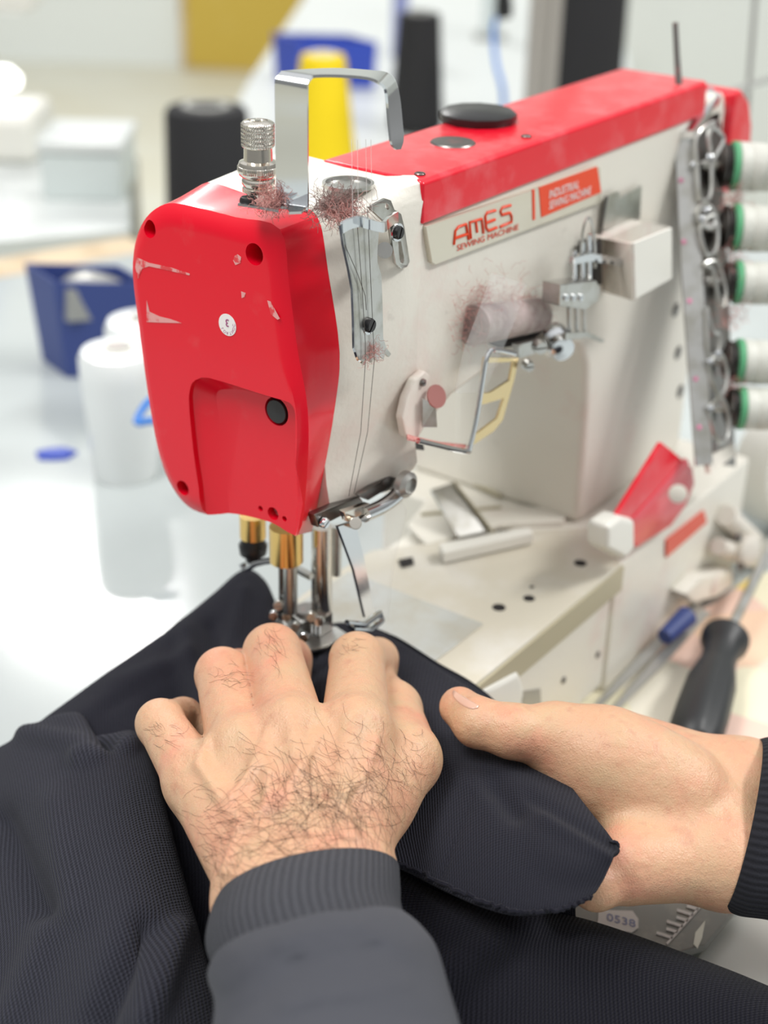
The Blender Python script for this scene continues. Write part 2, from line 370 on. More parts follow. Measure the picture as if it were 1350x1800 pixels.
# ============================================================ BACKGROUND THINGS
def cone_spool(px, base_y, d, rb, rt, h, m, name, label, group=None, z=None, tube_m='black'):
    p = on(px, base_y, 2, TZ) if d is None else D(px, base_y, d); p = A(p[0], p[1], TZ if z is None else z)
    t = thing(name, label, 'thread spool', p, group)
    mk('wound_thread', lathe([(rb*.9, .004), (rb, .01), (rb, .02), (rt*1.02, h-.006), (rt*.95, h-.001), (rt*.5, h)], p, n=36, fn=lambda a, q, r: .0006*math.sin(q*900)), m, t)
    mk('cone_core', lathe([(rb*.6, 0), (rb*.6, .005), (rt*.62, h-.001), (rt*.6, h+.002), (rt*.42, h+.002), (rt*.38, h-.01)], p, n=24), tube_m, t)
    return t
def spool_at(px, topy, dep, rb, rt, m, name, label, group=None, core='greymetal'):
    q = D(px, topy, dep); h = q[2]-TZ-.003
    return cone_spool(px, topy, dep, rb, rt, h, m, name, label, group, tube_m=core)
spool_at(362, 182, 1.42, .043, .039, 'softblack', 'thread_cone', 'black thread cone just left of the knurled screw, nearest of the black cones', 'black thread cones')
spool_at(738, 18, 1.80, .034, .026, 'softblack', 'thread_cone', 'tall narrow black thread cone right of the yellow cone', 'black thread cones')
spool_at(1045, -95, 1.7, .047, .043, 'softblack', 'thread_cone', 'big black thread cone behind the red top, right of the aluminium post', 'black thread cones')
spool_at(568, 90, 1.6, .038, .024, 'yellow', 'thread_cone', 'bright yellow thread cone seen through the chrome bracket', core='whiteplastic')
def spool_on(px, by, ty, rb, rt, m, name, label, core):
    p = Q(px, by, TZ); hs = np.linspace(.02, .2, 400); q = p-CAM+A(0, 0, 1)*hs[:, None]; y_ = 900-FPX*(q @ UP)/(q @ FW); h = float(hs[np.argmin(abs(y_-ty))])
    return cone_spool(px, by, 1, rb, rt, h, m, name, label, tube_m=core) if False else _sp(p, rb, rt, h, m, name, label, core)
def _sp(p, rb, rt, h, m, name, label, core):
    t = thing(name, label, 'thread spool', p)
    mk('wound_thread', lathe([(rb*.94, 0), (rb, .003), (rt, h*.8), (rt*.98, h-.006), (rt*.9, h-.001), (rt*.5, h)], p, n=40, fn=lambda a, q, r: .0004*math.sin(q*1400)), m, t)
    mk('spool_core', lathe([(rt*.4, h-.004), (rt*.38, h+.0015), (rt*.26, h+.0015), (rt*.24, h-.002)], p, n=24), core, t); mk('core_hole', lathe([(rt*.33, h), (rt*.33, h+.002)], p, n=20), 'darksteel', t)
    return t
spool_on(222, 832, 612, .0215, .0262, 'clearspool', 'thread_spool', 'white nylon thread spool standing on the table left of the red cover', 'whiteplastic')
spool_on(262, 745, 560, .025, .027, 'clearspool', 'thread_spool', 'second white thread spool half hidden behind the front one', 'whiteplastic')
# blue clip tied round the front white spool
cpt = D(262, 722, .93)
k = mk('thread_clip', tube(crom([D(272, 700, .915), D(256, 712, .91), D(240, 742, .905), D(262, 740, .905), D(285, 738, .91), D(280, 712, .912)], 4, True), .0022, 8, True), 'skyblue'); tag(k, 'bright blue plastic clip beside the white spool at the red cover', 'clip')
# scrap of blue on table
p = Q(98, 800, TZ); k = mk('blue_scrap', lathe([(.012, 0), (.011, .002), (.006, .0035)], p, n=7, fn=lambda a, h, r: .003*math.sin(a*2)), 'blue'); tag(k, 'small dark blue scrap lying on the white table', 'scrap')
# navy bin
def bin_px(name, label, pts_top, z0, z1, m, taper=.85, cat='box', inner='hole'):
    T = [A(*q) for q in pts_top]; c = sum(T)/len(T); T = [A(q[0], q[1], z1) for q in T]; B = [A(c[0]+(q[0]-c[0])*taper, c[1]+(q[1]-c[1])*taper, z0) for q in T]
    t = thing(name, label, cat, (c[0], c[1], z0))
    I = [A(c[0]+(q[0]-c[0])*.93, c[1]+(q[1]-c[1])*.93, z1) for q in T]; J = [A(c[0]+(q[0]-c[0])*taper*.9, c[1]+(q[1]-c[1])*taper*.9, z0+.006) for q in T]
    mk('tub', loft([B, T, I, J]), m, t, bevel=.0015); return t, c
c = Q(165, 650, TZ); ZB = TZ; zt = float(min(np.linspace(-.06, .1, 300), key=lambda z: abs(900-FPX*((c*A(1, 1, 0)+A(0, 0, z)-CAM) @ UP)/((c*A(1, 1, 0)+A(0, 0, z)-CAM) @ FW)-480)))
bt, c = bin_px('storage_bin', 'navy blue plastic tub on the table behind the white spools', [c+RT*sx1*.036+uy_*sy*.026 for sx1, sy in ((-1, 1), (1, 1), (1, -1), (-1, -1))], ZB, zt, 'navy')
mk('contents', lathe([(.024, zt-.03-ZB), (.022, zt-.006-ZB), (.01, zt-.001-ZB)], A(c[0], c[1], ZB), n=9, fn=lambda a, h, r: .004*math.sin(3*a)), 'greymetal', bt)
# blue crate far behind yellow cone
c = D(570, 105, 2.1); bin_px('storage_crate', 'bright blue plastic crate far behind the yellow thread cone', [c+RT*sx1*.055+uy_*sy*.035 for sx1, sy in ((-1, 1), (1, 1), (1, -1), (-1, -1))], TZ, D(570, 62, 2.1)[2], 'blue', .95)
# aluminium post, grey post, blue cable
def post(px, wpx, dep, m, name, label):
    p = D(px, 120, dep); w = wpx/2600*dep/2; p = A(p[0], p[1], TZ); t = thing(name, label, 'post', p)
    pr = []; e = RT*A(1, 1, 0); e /= np.linalg.norm(e); g = A(-e[1], e[0], 0)
    for (a1, b1) in ((-1, -1), (-.35, -1), (-.35, -.8), (.35, -.8), (.35, -1), (1, -1), (1, 1), (-1, 1)): pr.append(p+e*a1*w+g*b1*w)
    mk('profile', prism(pr, (0, 0, .55)), m, t, bevel=.0006); mk('foot', prism([p+e*w*1.8*sa+g*w*1.8*sb for sa, sb in ((-1, -1), (1, -1), (1, 1), (-1, 1))], (0, 0, .006)), 'greymetal', t, bevel=.001)
post(952, 52, 1.55, 'alu', 'machine_post', 'grooved aluminium post standing beside the big black cone')
post(858, 30, 2.5, 'palemint', 'machine_post', 'thin pale grey post left of the blue cable')
k = mk('air_hose', tube(crom([D(882, -40, 1.5), D(880, 10, 1.5), D(868, 50, 1.5), D(872, 110, 1.5), D(884, 160, 1.5), D(886, 230, 1.52)], 6), .0026, 8), 'skyblue'); tag(k, 'thin curved blue air hose hanging behind the red machine top', 'hose')
k = mk('hose_fitting', lathe([(.008, 0), (.009, .01), (.006, .03), (.01, .035), (.01, .05)], D(886, 30, 1.49), (-.15, 0, 1), 12), 'black'); tag(k, 'small black fitting on the blue hose', 'fitting')
ts = thing('thread_stand', 'slim grey thread stand rod with a slanting arm at upper right behind the machine', 'thread stand', D(1305, 300, 1.13)*A(1, 1, 0)+A(0, 0, TZ))
b_ = D(1305, 300, 1.13); mk('rod', tube([D(1332, -60, 1.1), b_, A(b_[0], b_[1], TZ)], .002), 'greymetal', ts)
mk('arm', cyl(D(1270, 165, 1.105), D(1400, 125, 1.105), .002), 'steel', ts)
# partition on the right
pr0, pr1 = Q(1090, 150, TZ), Q(1700, 330, TZ); dd = (pr1-pr0)
k = struct(mk('wall_right', prism([D(1095, 100, 3.4)*A(1, 1, 0)+A(0, 0, FZ), D(2000, 100, 2.6)*A(1, 1, 0)+A(0, 0, FZ), D(2000, 100, 2.7)*A(1, 1, 0)+A(0, 0, FZ), D(1095, 100, 3.5)*A(1, 1, 0)+A(0, 0, FZ)], (0, 0, 3)), 'wallb'))
# far left machine
p = D(20, 330, 1.75); p = A(p[0], p[1], TZ); e = RT*A(1, 1, 0); e /= np.linalg.norm(e); g = A(-e[1], e[0], 0)
t = thing('sewing_machine', 'blurred white sewing machine standing on the far left table', 'sewing machine', p)
def obx(c, hx, hy, z0, z1): return prism([A(c[0], c[1], z0)+e*hx*a1+g*hy*b1 for a1, b1 in ((-1, -1), (1, -1), (1, 1), (-1, 1))], (0, 0, z1-z0))
mk('base', obx(p, .045, .06, TZ, TZ+.055), 'whiteplastic', t, bevel=.012, seg=4)
mk('column', obx(p-e*.035, .02, .04, TZ+.04, TZ+.2), 'lilac', t, bevel=.006)
mk('arm', obx(p+e*.0, .05, .035, TZ+.16, TZ+.22), 'whiteplastic', t, bevel=.01, seg=3)
mk('lamp', lathe([(.02, 0), (.022, .01), (.012, .02)], p+e*.0+A(0, 0, .075), n=16), mat('lit_lamp', (.9, .9, .9), emis=((1, 1, .97), 3)), t, label='lit white lamp')
p = D(165, 400, 1.62); p = A(p[0], p[1], TZ); t = thing('storage_box', 'pale mint box with lid on the far left table', 'box', p)
mk('box_body', obx(p, .042, .05, TZ, TZ+.05), 'palemint', t, bevel=.003); mk('lid', obx(p, .045, .053, TZ+.05, TZ+.062), 'tablefar', t, bevel=.003)

# pastel cloth on the right of the table, in front of the base
pts = [(820, 1300), (1010, 1215), (1100, 1150), (1260, 1060), (1330, 1010), (1420, 1010), (1420, 1330), (1250, 1420), (1000, 1400)]
G = []; P = [Q(x, y, TZ+.001) for x, y in pts]
k = mk('printed_cloth', prism(P, (0, 0, .0015)), 'pattern'); tag(k, 'pastel yellow and pink printed cloth lying on the table beside the machine', 'cloth')
# screwdriver
sd = thing('screwdriver', 'black handled screwdriver lying on the printed cloth', 'screwdriver', Q(1240, 1220, TZ+.002))
ha = Q(1213, 1320, -.066); hb = Q(1276, 1120, -.060); ax = (hb-ha)/np.linalg.norm(hb-ha); L = np.linalg.norm(hb-ha)
def sdfn(a_, h, r): return -.0012*max(0, math.cos(3*a_))**8 if .1*L < h < .62*L else 0
mk('handle', lathe([(.006, 0), (.0115, .004), (.0135, .012), (.0135, L*.3), (.0128, L*.55), (.0105, L*.68), (.0092, L*.75), (.0095, L*.9), (.0125, L*.945), (.0128, L*.985), (.009, L)], ha, ax, 36, sdfn), 'grip', sd)
mk('shaft', cyl(hb-ax*.004, Q(1385, 900, -.045), .0028), 'steel', sd)
# tweezers / flat rods lying beside the base
tz = thing('tweezers', 'long grey steel tweezers with a blue grip lying beside the machine base', 'tweezers', Q(1120, 1150, TZ))
for k_, (x0, y0, x1, y1) in enumerate(((1030, 1262, 1225, 1062), (1062, 1268, 1240, 1075))):
    a_, b_ = Q(x0, y0, TZ+.006), Q(x1, y1, TZ+.016); s_ = np.cross(b_-a_, A(0, 0, 1)); s_ /= np.linalg.norm(s_)
    mk('arm', ribbon([a_-s_*.001, (a_+b_)/2-s_*.003, b_-s_*.003], [a_+s_*.001, (a_+b_)/2+s_*.003, b_+s_*.003], .0016), 'greymetal', tz)
a_, b_ = Q(1168, 1120, TZ+.02), Q(1208, 1083, TZ+.024); mk('grip', cyl(a_, b_, .0045, .006), 'navy', tz, label='dark blue grip')
# grey gauge plate in front of the bed with white scale and oval label
gp = thing('gauge_plate', 'grey metal plate with white scale marks under the black garment', 'plate', Q(1100, 1620, TZ))
mk('plate', prism([Q(x, y, TZ+.012) for x, y in ((860, 1540), (1310, 1530), (1300, 1600), (1238, 1674), (1150, 1700), (850, 1640))], (0, 0, .004)), mat('dull_grey_plate', (.27, .27, .25), .45, .2, mix=[((.40, .38, .34), 50, .5, .7)]), gp, bevel=.001)
zt_ = TZ+.0163
def seg(x0, y0, x1, y1, w, n_='scale_mark'):
    d = A(y1-y0, x0-x1); d = d/np.hypot(*d)*w/2; mk(n_, prism([Q(x0+d[0], y0+d[1], zt_), Q(x1+d[0], y1+d[1], zt_), Q(x1-d[0], y1-d[1], zt_), Q(x0-d[0], y0-d[1], zt_)], (0, 0, .0003)), 'paper', gp)
seg(1172, 1660, 1256, 1566, 4, 'scale_line')
for i in range(9): seg(1182+i*9, 1649-i*10, 1182+i*9-(20 if i % 2 else 28), 1649-i*10-(6 if i % 2 else 9), 5)
mk('wear_patch', prism([Q(x, y, zt_) for x, y in ((1222, 1640), (1240, 1618), (1234, 1650), (1226, 1668), (1219, 1660))], (0, 0, .0002)), 'plate', gp)
mk('label', prism([Q(x, y, zt_) for x, y in ((1052, 1600), (1112, 1602), (1122, 1616), (1122, 1632), (1110, 1640), (1050, 1628))], (0, 0, .0003)), 'paper', gp)
text('0538', Q(1066, 1612, zt_+.0004), Q(1110, 1622, 0)-Q(1062, 1610, 0), Q(1062, 1590, 0)-Q(1062, 1612, 0), .006, 'lilac', gp)
wb_ = thing('white_box', 'white box at the right edge below the gauge plate', 'box', Q(1330, 1690, TZ)); mk('box_body', prism([Q(x, y, TZ) for x, y in ((1205, 1730), (1262, 1640), (1345, 1600), (1480, 1640), (1480, 1860), (1300, 1860))], (0, 0, .006)), 'whiteplastic', wb_, bevel=.0015)

# ============================================================ THE SEWING MACHINE
YF = -.036
sm = thing('sewing_machine', 'red and white industrial coverstitch sewing machine with chrome fittings, in front', 'sewing machine', (.12, 0, TZ))
XF, XB = -.041, -.022
fpx = [(305, 357), (360, 368), (415, 382), (492, 403), (508, 500), (524, 620), (541, 720), (540, 830), (523, 941), (460, 924), (410, 911), (370, 906), (330, 890), (300, 850), (280, 790), (262, 690), (246, 570), (235, 480), (237, 430), (252, 390), (275, 366)]
fr = [on(x, y, 0, XF) for x, y in fpx]
bk = [A(XB, p[1], p[2]) for p in fr]
for i, (x, y) in zip(range(3, 9), ((557, 379), (577, 480), (597, 620), (588, 720), (571, 820), (548, 934))): bk[i] = on(x, y, 0, XB)
for i in (9, 10): bk[i] = A(XB, fr[i][1]-.006, fr[i][2])
for i in range(3): bk[i] = A(XB, fr[i][1]-.004*i, bk[3][2]*i/3+fr[0][2]*(1-i/3)+.004*(1-i/3))
cen = sum(fr)/len(fr)
mid = [A(XF+.0045, *(f_[1:]*.82+b_[1:]*.18)) for f_, b_ in zip(fr, bk)]
ins = [A(XF-.0022, *(cen[1:]+(f_[1:]-cen[1:])*.955)) for f_ in fr]
inn = [A(XF-.0030, *(cen[1:]+(f_[1:]-cen[1:])*.89)) for f_ in fr]
for i in range(3, 9): ins[i] = A(XF-.0012, *(cen[1:]+(fr[i][1:]-cen[1:])*(.965))); inn[i] = A(XF-.0030, *(cen[1:]+(fr[i][1:]-cen[1:])*(.87 if i < 6 else .93)))
def dens(r, k=4): return crom(r, k, True)
inn2 = [A(XF-.0030, *(cen[1:]+(p[1:]-cen[1:])*.965)) for p in inn]
cover = mk('face_cover', loft([dens(r) for r in (bk, mid, fr, ins, inn, inn2)]), 'red', sm, label='glossy red face cover', smooth=50)
# recess with sloping left wall, and screw holes
zr0 = on(345, 662, 0, XF)[2]
ya = on(340, 700, 0, XF)[1]; yb = on(408, 800, 0, XF+.010)[1]; yc = on(521, 716, 0, XF+.009)[1]
rec = []
for X_, px_ in ((XF-.008, [(336, 960), (352, 905), (340, 800), (333, 715), (334, 685), (340, 668), (352, 661), (372, 660), (420, 674), (470, 690), (505, 700), (518, 706), (525, 718), (526, 740), (525, 800), (522, 960)]),
                (XF-.0005, [(344, 960), (362, 905), (349, 800), (340, 715), (340, 688), (345, 672), (355, 665), (372, 663), (420, 677), (470, 693), (505, 703), (516, 709), (522, 720), (523, 740), (522, 800), (519, 960)]),
                (XF+.0045, [(398, 960), (402, 905), (393, 800), (382, 715), (380, 698), (382, 689), (390, 685), (404, 684), (430, 686), (470, 697), (503, 706), (513, 711), (518, 722), (519, 740), (518, 800), (515, 960)])):
    yz = [on(x, y, 0, max(X_, XF-.003)) for x, y in px_]; rec.append([A(X_, q[1], q[2]) for q in crom(yz, 2, True)])
cut(cover, loft(rec), *[cyl(on(x, y, 0, XF-.003)-A(.01, 0, 0), on(x, y, 0, XF-.003)+A(.012, 0, 0), r) for x, y, r in ((262, 403, .0034), (447, 447, .0041), (321, 858, .0033))],
    cyl(on(487, 723, 0, XF+.0048)-A(.003, 0, 0), on(487, 723, 0, XF+.0048)+A(.0040, 0, 0), .0058), cyl(on(480, 903, 0, XF+.0045)-A(.003, 0, 0), on(480, 903, 0, XF+.0045)+A(-.008+.014, 0, 0), .0028),
    cyl(on(458, 894, 0, XF+.0045)-A(.003, 0, 0), on(458, 894, 0, XF+.0045)+A(-.008+.012, 0, 0), .0012), cyl(on(500, 912, 0, XF+.0045)-A(.003, 0, 0), on(500, 912, 0, XF+.0045)+A(-.008+.012, 0, 0), .0012))
ctr = on(487, 723, 0, XF+.0048); mk('cover_plug', lathe([(.0050, 0), (.0050, .002), (.0046, .0026), (.0001, .0028)], A(XF+.0068, ctr[1], ctr[2]), (-1, 0, 0), 28), 'black', cover, label='black round plug')
for x, y in ((261, 403), (446, 447), (321, 858)):
    c_ = on(x, y, 0, XF-.003); screw(A(XF+.0085, c_[1], c_[2]), (-1, 0, 0), .0028, .002, 'darksteel', cover)
c_ = on(480, 903, 0, XF+.0045); screw(A(XF+.0095, c_[1], c_[2]), (-1, 0, 0), .0022, .002, 'steel', cover, slot=.6)
# sticker with a 3 and CONTROL round it, upside down
c_ = on(400, 571, 0, XF-.0031); st = mk('sticker', lathe([(.0043, 0), (.0043, .00012)], c_, (-1, 0, 0), 36), 'paper', cover, label='round white sticker')
xr, xu = A(0, -1, 0), A(0, 0, 1)
text('3', c_+A(-.00018, 0, .0010), -xr, -xu, .0042, 'purple', st, 'digit', align='CENTER')
for i, ch in enumerate('CONTROL'):
    an = math.radians(10 - i*25); d_ = xr*math.cos(an)+xu*math.sin(an)
    text(ch, c_+A(-.00018, 0, 0)+d_*.0032, np.cross(d_, A(1, 0, 0)), d_*-1 if False else -(-d_), .0017, 'purple', st, 'letter', align='CENTER')
# scuffs: worn flakes in the cover paint
def flake(px, m='paper', x=XF-.0031):
    return ppx(px, 0, x, -.00008)
M_['worn'] = mat('worn_paint', (.76, .34, .33), .4, mix=[((.72, .05, .06), 260, .5, .6)])
for px_ in ([(240, 452), (262, 462), (300, 470), (334, 481), (333, 484), (290, 474), (262, 468), (250, 472), (243, 490), (238, 470)], [(258, 528), (263, 548), (280, 556), (300, 561), (320, 568), (280, 567), (258, 566)],
    [(412, 450), (418, 447), (424, 452), (423, 462), (414, 466), (410, 458)], [(424, 512), (432, 515), (430, 522), (425, 524)], [(470, 528), (476, 530), (492, 560), (488, 562), (476, 552)]):
    mk('paint_scuff', flake(px_), 'worn', cover, smooth=0)

# head and arm casting
sec = [A(.022, p[1], p[2]) for p in bk]
for i in range(3, 8): sec[i] = A(.022, YF, bk[i][2])
sec[3] = A(.022, YF, .2085); sec[0][2] = .2085; sec[1] = A(.022, .0, .2085); sec[2] = A(.022, -.02, .2085)
sec[7] = A(.022, YF, .105); sec[8] = A(.022, YF, .088); sec[9] = A(.022, -.01, .088); sec[10] = A(.022, .01, .088)
bk2 = [p+A(.0001, 0, 0) for p in bk]; bk2[8] = A(XB, YF+.010, .082); bk2[9] = A(XB, -.01, .082)
midh = [p*.35+q*.65 for p, q in zip(bk2, sec)]; midh[4][1] = midh[5][1] = YF-.002
head = mk('head_casting', loft([dens(bk2, 3), dens([p*.9+q*.1 for p, q in zip(bk2, sec)], 3), dens(midh, 3), dens(sec, 3)]), 'white', sm, label='cream enamelled machine head')
arm_prof = [(.018, .1945), (.296, .1945), (.296, -.002), (.176, -.002), (.173, .07), (.170, .088), (.163, .1), (.150, .107), (.13, .110), (.075, .114), (.05, .111), (.032, .104), (.018, .092)]
arm = mk('arm_casting', prism([(x, YF, z) for x, z in arm_prof], (0, .078, 0)), 'white', sm, bevel=.004, seg=3, label='cream enamelled arm and pillar')
mk('pillar_rear', box((.176, .035, -.002), (.29, .085, .12)), 'white', sm, bevel=.004)
# red top cover
ZT = .2095
tsec = lambda x, k=0: [A(x, YF-.0015, .1925-k*.0), A(x, YF-.001, ZT-.001), A(x, YF+.001, ZT), A(x, .010, ZT), A(x, .032, ZT-.010), A(x, .046, .1925)]
topc = mk('top_cover', loft([tsec(.0205), tsec(.27)]), 'redtop', sm, bevel=.0012, seg=3, label='red top cover dusted with lint')
c_ = Q(840, 212, ZT); mk('oil_cap', lathe([(.0165, 0), (.017, .0015), (.017, .0035), (.0155, .0045), (.0001, .0047)], c_, n=12), 'black', topc, label='black faceted oil cap')
c_ = Q(796, 251, ZT); mk('oil_window', lathe([(.0095, 0), (.009, .0006), (.0001, .0008)], c_, n=28), 'darksteel', topc)
for x, y in ((738, 307), (925, 241)): c_ = Q(x, y, ZT); screw(c_, (0, 0, 1), .0022, .0008, 'darksteel', topc)
mk('rear_housing', prism([(x, YF, z) for x, z in ((.272, .19), (.276, .200), (.296, .200), (.300, .19), (.300, .10), (.272, .10))], (0, .035, 0)), 'white', sm, bevel=.003, seg=3)
wh = [(.299, .2), (.309, .2), (.321, .192), (.329, .178), (.332, .160), (.330, .145), (.299, .145)]
mk('end_cover', prism([(x, YF-.004, z) for x, z in wh], (0, .07, 0)), 'redtop', sm, bevel=.003, seg=3, label='red rounded end cover')
# base
mk('base_casting', join(box((.150, -.073, TZ+.0006), (.31, .07, -.002)), box((.01, -.066, TZ+.0006), (.151, .03, -.004))), 'white', sm, bevel=.002, seg=3, label='cream enamelled base')
bedp = [on(x, y, 2, 0)[:2] for x, y in ((760, 985), (935, 932), (1062, 927))]
bed = mk('bed_plate', prism([(-.03, -.075, -.008), (.150, -.075, -.008), (.181, -.05, -.008), (bedp[1][0], bedp[1][1], -.008), (.085, .03, -.008), (.03, .03, -.008), (-.03, .02, -.008)], (0, 0, .008)), 'bed', sm, bevel=.001, label='glossy beige bed plate')
mk('bed_rim', box((-.03, -.0762, -.015), (.151, -.0745, -.0015)), 'bedrim', bed)
mk('side_panel', box((.02, -.0735, -.07), (.146, -.066, -.014)), 'white', sm, bevel=.0015)
for x, y in ((1050, 1150), (990, 1195)): screw(on(x, y, 1, -.0735), (0, -1, 0), .0018, .0008, 'darksteel', sm)
mk('recess', ppx([(918, 1215), (950, 1210), (952, 1245), (920, 1250)], 1, -.0738, .002), 'greymetal', sm)
for x, y, r in ((1020, 990, .0032), (930, 1052, .0028), (877, 1068, .0032), (935, 1032, .0012)): mk('bed_hole', lathe([(r, 0), (r*.98, .0002), (.0001, .0002)], Q(x, y, .0), n=20), 'hole', bed)
for x, y in ((985, 912), (1072, 915)): mk('bed_screw', lathe([(.0028, 0), (.0028, .0004)], Q(x, y, .0), n=20), 'darksteel', sm)
mk('bed_inset', ppx([(770, 860), (880, 893), (1000, 905), (990, 925), (880, 930), (750, 965), (715, 930)], 2, -.002, .0028), 'white', sm, bevel=.0008)
# red strap labels on the base front
pl = mk('base_label', ppx([(1172, 950), (1238, 898), (1243, 918), (1172, 980)], 1, -.0742, .001), 'orangedull', sm, label='faded red label')
# raised cream bar and tilted plate on the bed
a_ = [Q(x, y, .007) for x, y in ((772, 955), (930, 925), (938, 937), (780, 972))]; mk('cloth_guide', prism(a_, (0, 0, -.006)), 'whiteplastic', sm, bevel=.0006, label='cream raised guide bar')
mk('folder_plate', ribbon([Q(757, 862, .018), Q(805, 945, .002)], [Q(800, 848, .018), Q(866, 932, .002)], .0015), 'steel', sm)
mk('folder_lip', ribbon([Q(798, 846, .020), Q(864, 932, .004)], [Q(803, 852, .012), Q(870, 938, .0)], .001), 'bedrim', sm)
for x0, y0, x1, y1 in ((750, 812, 880, 872), (740, 905, 880, 892)): mk('bed_seam', tube([Q(x0, y0, .001), Q(x1, y1, .001)], .0012, 8), 'bedrim', sm)
# red looper guard and its white hinge block
gf = [(1165, 778), (1218, 822), (1222, 850), (1206, 890), (1180, 925), (1120, 963), (1080, 915)]
g_ = mk('looper_guard', ppx(gf, 1, -.079, .003), 'redtop', sm, bevel=.001, label='red finger guard')
cut(g_, cyl(on(1192, 868, 1, -.085), on(1192, 868, 1, -.070), .0048))
mk('guard_crease', ppx([(1205, 806), (1212, 814), (1122, 915), (1112, 912)], 1, -.0796, .001), mat('pale_red', (.75, .06, .09), .4), g_)
mk('guard_hinge', ppx([(1070, 925), (1095, 908), (1118, 913), (1118, 965), (1100, 985), (1068, 968)], 1, -.082, .012), 'whiteplastic', sm, bevel=.003, seg=3, label='white hinge block')
# nameplate with lettering
npl = mk('nameplate', ppx([(749, 398), (1056, 293), (1058, 356), (766, 466), (760, 462)], 1, YF-.0022, .0025), 'plate', sm, bevel=.0006, label='cream nameplate reading AMES')
YN = YF-.0024
N = lambda x, y: on(x, y, 1, YN)
def nlet(name, strokes, w):
    ms = []
    for st_ in strokes: ms.append(tube([N(x, y) for x, y in st_], w, 6))
    return ms
AM = [[(800, 422), (803, 398), (810, 391), (827, 386), (833, 413)], [(802, 411), (831, 403)],
      [(838, 411), (835, 383), (862, 377), (866, 402)], [(849, 381), (852, 400)],
      [(893, 362), (874, 366), (870, 372), (872, 392), (877, 398), (896, 392)], [(872, 384), (892, 378)],
      [(927, 353), (908, 357), (904, 363), (907, 370), (925, 366), (929, 372), (929, 382), (903, 391)]]
# squeeze the letters into the measured span x 798-900
def sq(x, y): xx = 798+(x-800)*(100/129); return xx, y-(0 if False else 0)
AMS = []
for st_ in AM:
    AMS.append([(798+(x-800)*.785, y+((x-(798+(x-800)*.785))*-.33)*0+8-(x-800)*-.0) for x, y in st_])
mk('letters_ames', join(*nlet('a', AMS, .00062)), 'orange', npl, smooth=60)
ux1 = N(1000, 380)-N(800, 452); uy1 = A(0, 0, 1)
text('SEWING MACHINE', N(803, 437), N(900, 403)-N(803, 437), uy1, .0035, 'orangedull', npl, width=.047)
lb = mk('red_label', ppx([(948, 330), (1050, 293), (1057, 338), (952, 382)], 1, YN-.0001, .0006), 'orange', npl)
mk('red_bar', ppx([(936, 334), (940, 333), (941, 386), (937, 387)], 1, YN-.0001, .0006), 'orange', npl)
text('INDUSTRIAL', on(965, 343, 1, YN-.0002), N(1050, 312)-N(963, 343), uy1, .0052, 'paper', lb, width=.026)
text('SEWING MACHINE', on(965, 362, 1, YN-.0002), N(1050, 330)-N(963, 362), uy1, .0052, 'paper', lb, width=.037)

# ---------------------------------------------------------------- top fittings
# knurled presser regulator
kb = Q(455, 352, .209); sc_ = .53/2600/.97
def H(y): return (352-y)*sc_
kn = mk('pressure_screw', lathe([(.0042, 0), (.0046, H(338)), (.0058, H(336)), (.0058, H(330)), (.0052, H(328)), (.0060, H(322)), (.0060, H(316)), (.0055, H(313)), (.0070, H(307)), (.0072, H(303)), (.0072, H(292)), (.0068, H(286)), (.0052, H(283)), (.0050, H(262))], kb, n=40), 'nickel', sm, label='nickel knurled pressure screw')
kprof = [(.0050, H(262)), (.0057, H(260))] + [(.0058, H(258)+(H(222)-H(258))*i/26) for i in range(27)] + [(.0052, H(219)), (.0036, H(217)), (.0034, H(219)), (.0014, H(219)), (.0013, H(216)), (.0001, H(216))]
mk('knurled_knob', lathe(kprof, kb, n=128, fn=lambda a_, h, r: (.00026*abs(math.sin(a_*22+h*4200))*1 + .00026*abs(math.sin(a_*22-h*4200))-.0003) if r > .00575 else 0), 'nickel', kn)
mk('knurled_ring', lathe([(.0072, H(303)), (.0074, H(302)), (.0074, H(293)), (.0072, H(292))], kb, n=128, fn=lambda a_, h, r: .00016*math.sin(a_*60)), 'nickel', kn)
# strip bracket
zt0 = .2105
pa = [(488, 362), (487, 352), (485.5, 300), (484.5, 220), (484, 150), (486, 138), (493, 129), (505, 126), (590, 122), (655, 126), (680, 130), (693, 142), (701, 170), (706, 215), (708, 245), (703, 262)]
pb = [(541, 372), (542, 360), (542, 300), (541.5, 220), (541, 160), (542, 147), (547, 138), (556, 134), (600, 134), (645, 138), (666, 146), (677, 158), (681, 190), (684, 225), (687, 252), (695, 263)]
da = [.5205, .518, .511, .502, .494, .493, .494, .496, .506, .509, .508, .506, .505, .505, .505, .505]
db = [.5165, .514, .507, .498, .490, .489, .489, .489, .490, .491, .492, .494, .498, .500, .501, .503]
PA = crom([D(x, y, d) for (x, y), d in zip(pa, da)], 4); PB = crom([D(x, y, d) for (x, y), d in zip(pb, db)], 4)
hook = mk('strip_bracket', ribbon(PA, PB, .0010), 'chrome', sm, smooth=50, label='tall bent chrome strip bracket')
ft = [Q(x, y, .2105) for x, y in ((418, 362), (432, 353), (470, 362), (487, 352), (543, 362), (530, 376), (508, 377), (503, 368), (495, 367), (490, 374), (470, 370))]
mk('bracket_foot', prism(ft, (0, 0, .0009)), 'chrome', hook)
screw(Q(437, 357, .2105), (0, 0, 1), .0032, .0022, 'black', sm, slot=.4)
mk('thread_hole', lathe([(.0098, -.001), (.0098, .0004), (.0085, .0005), (.0082, -.0008), (.0001, -.0008)], Q(612, 322, .2093), n=32), 'steel', sm)
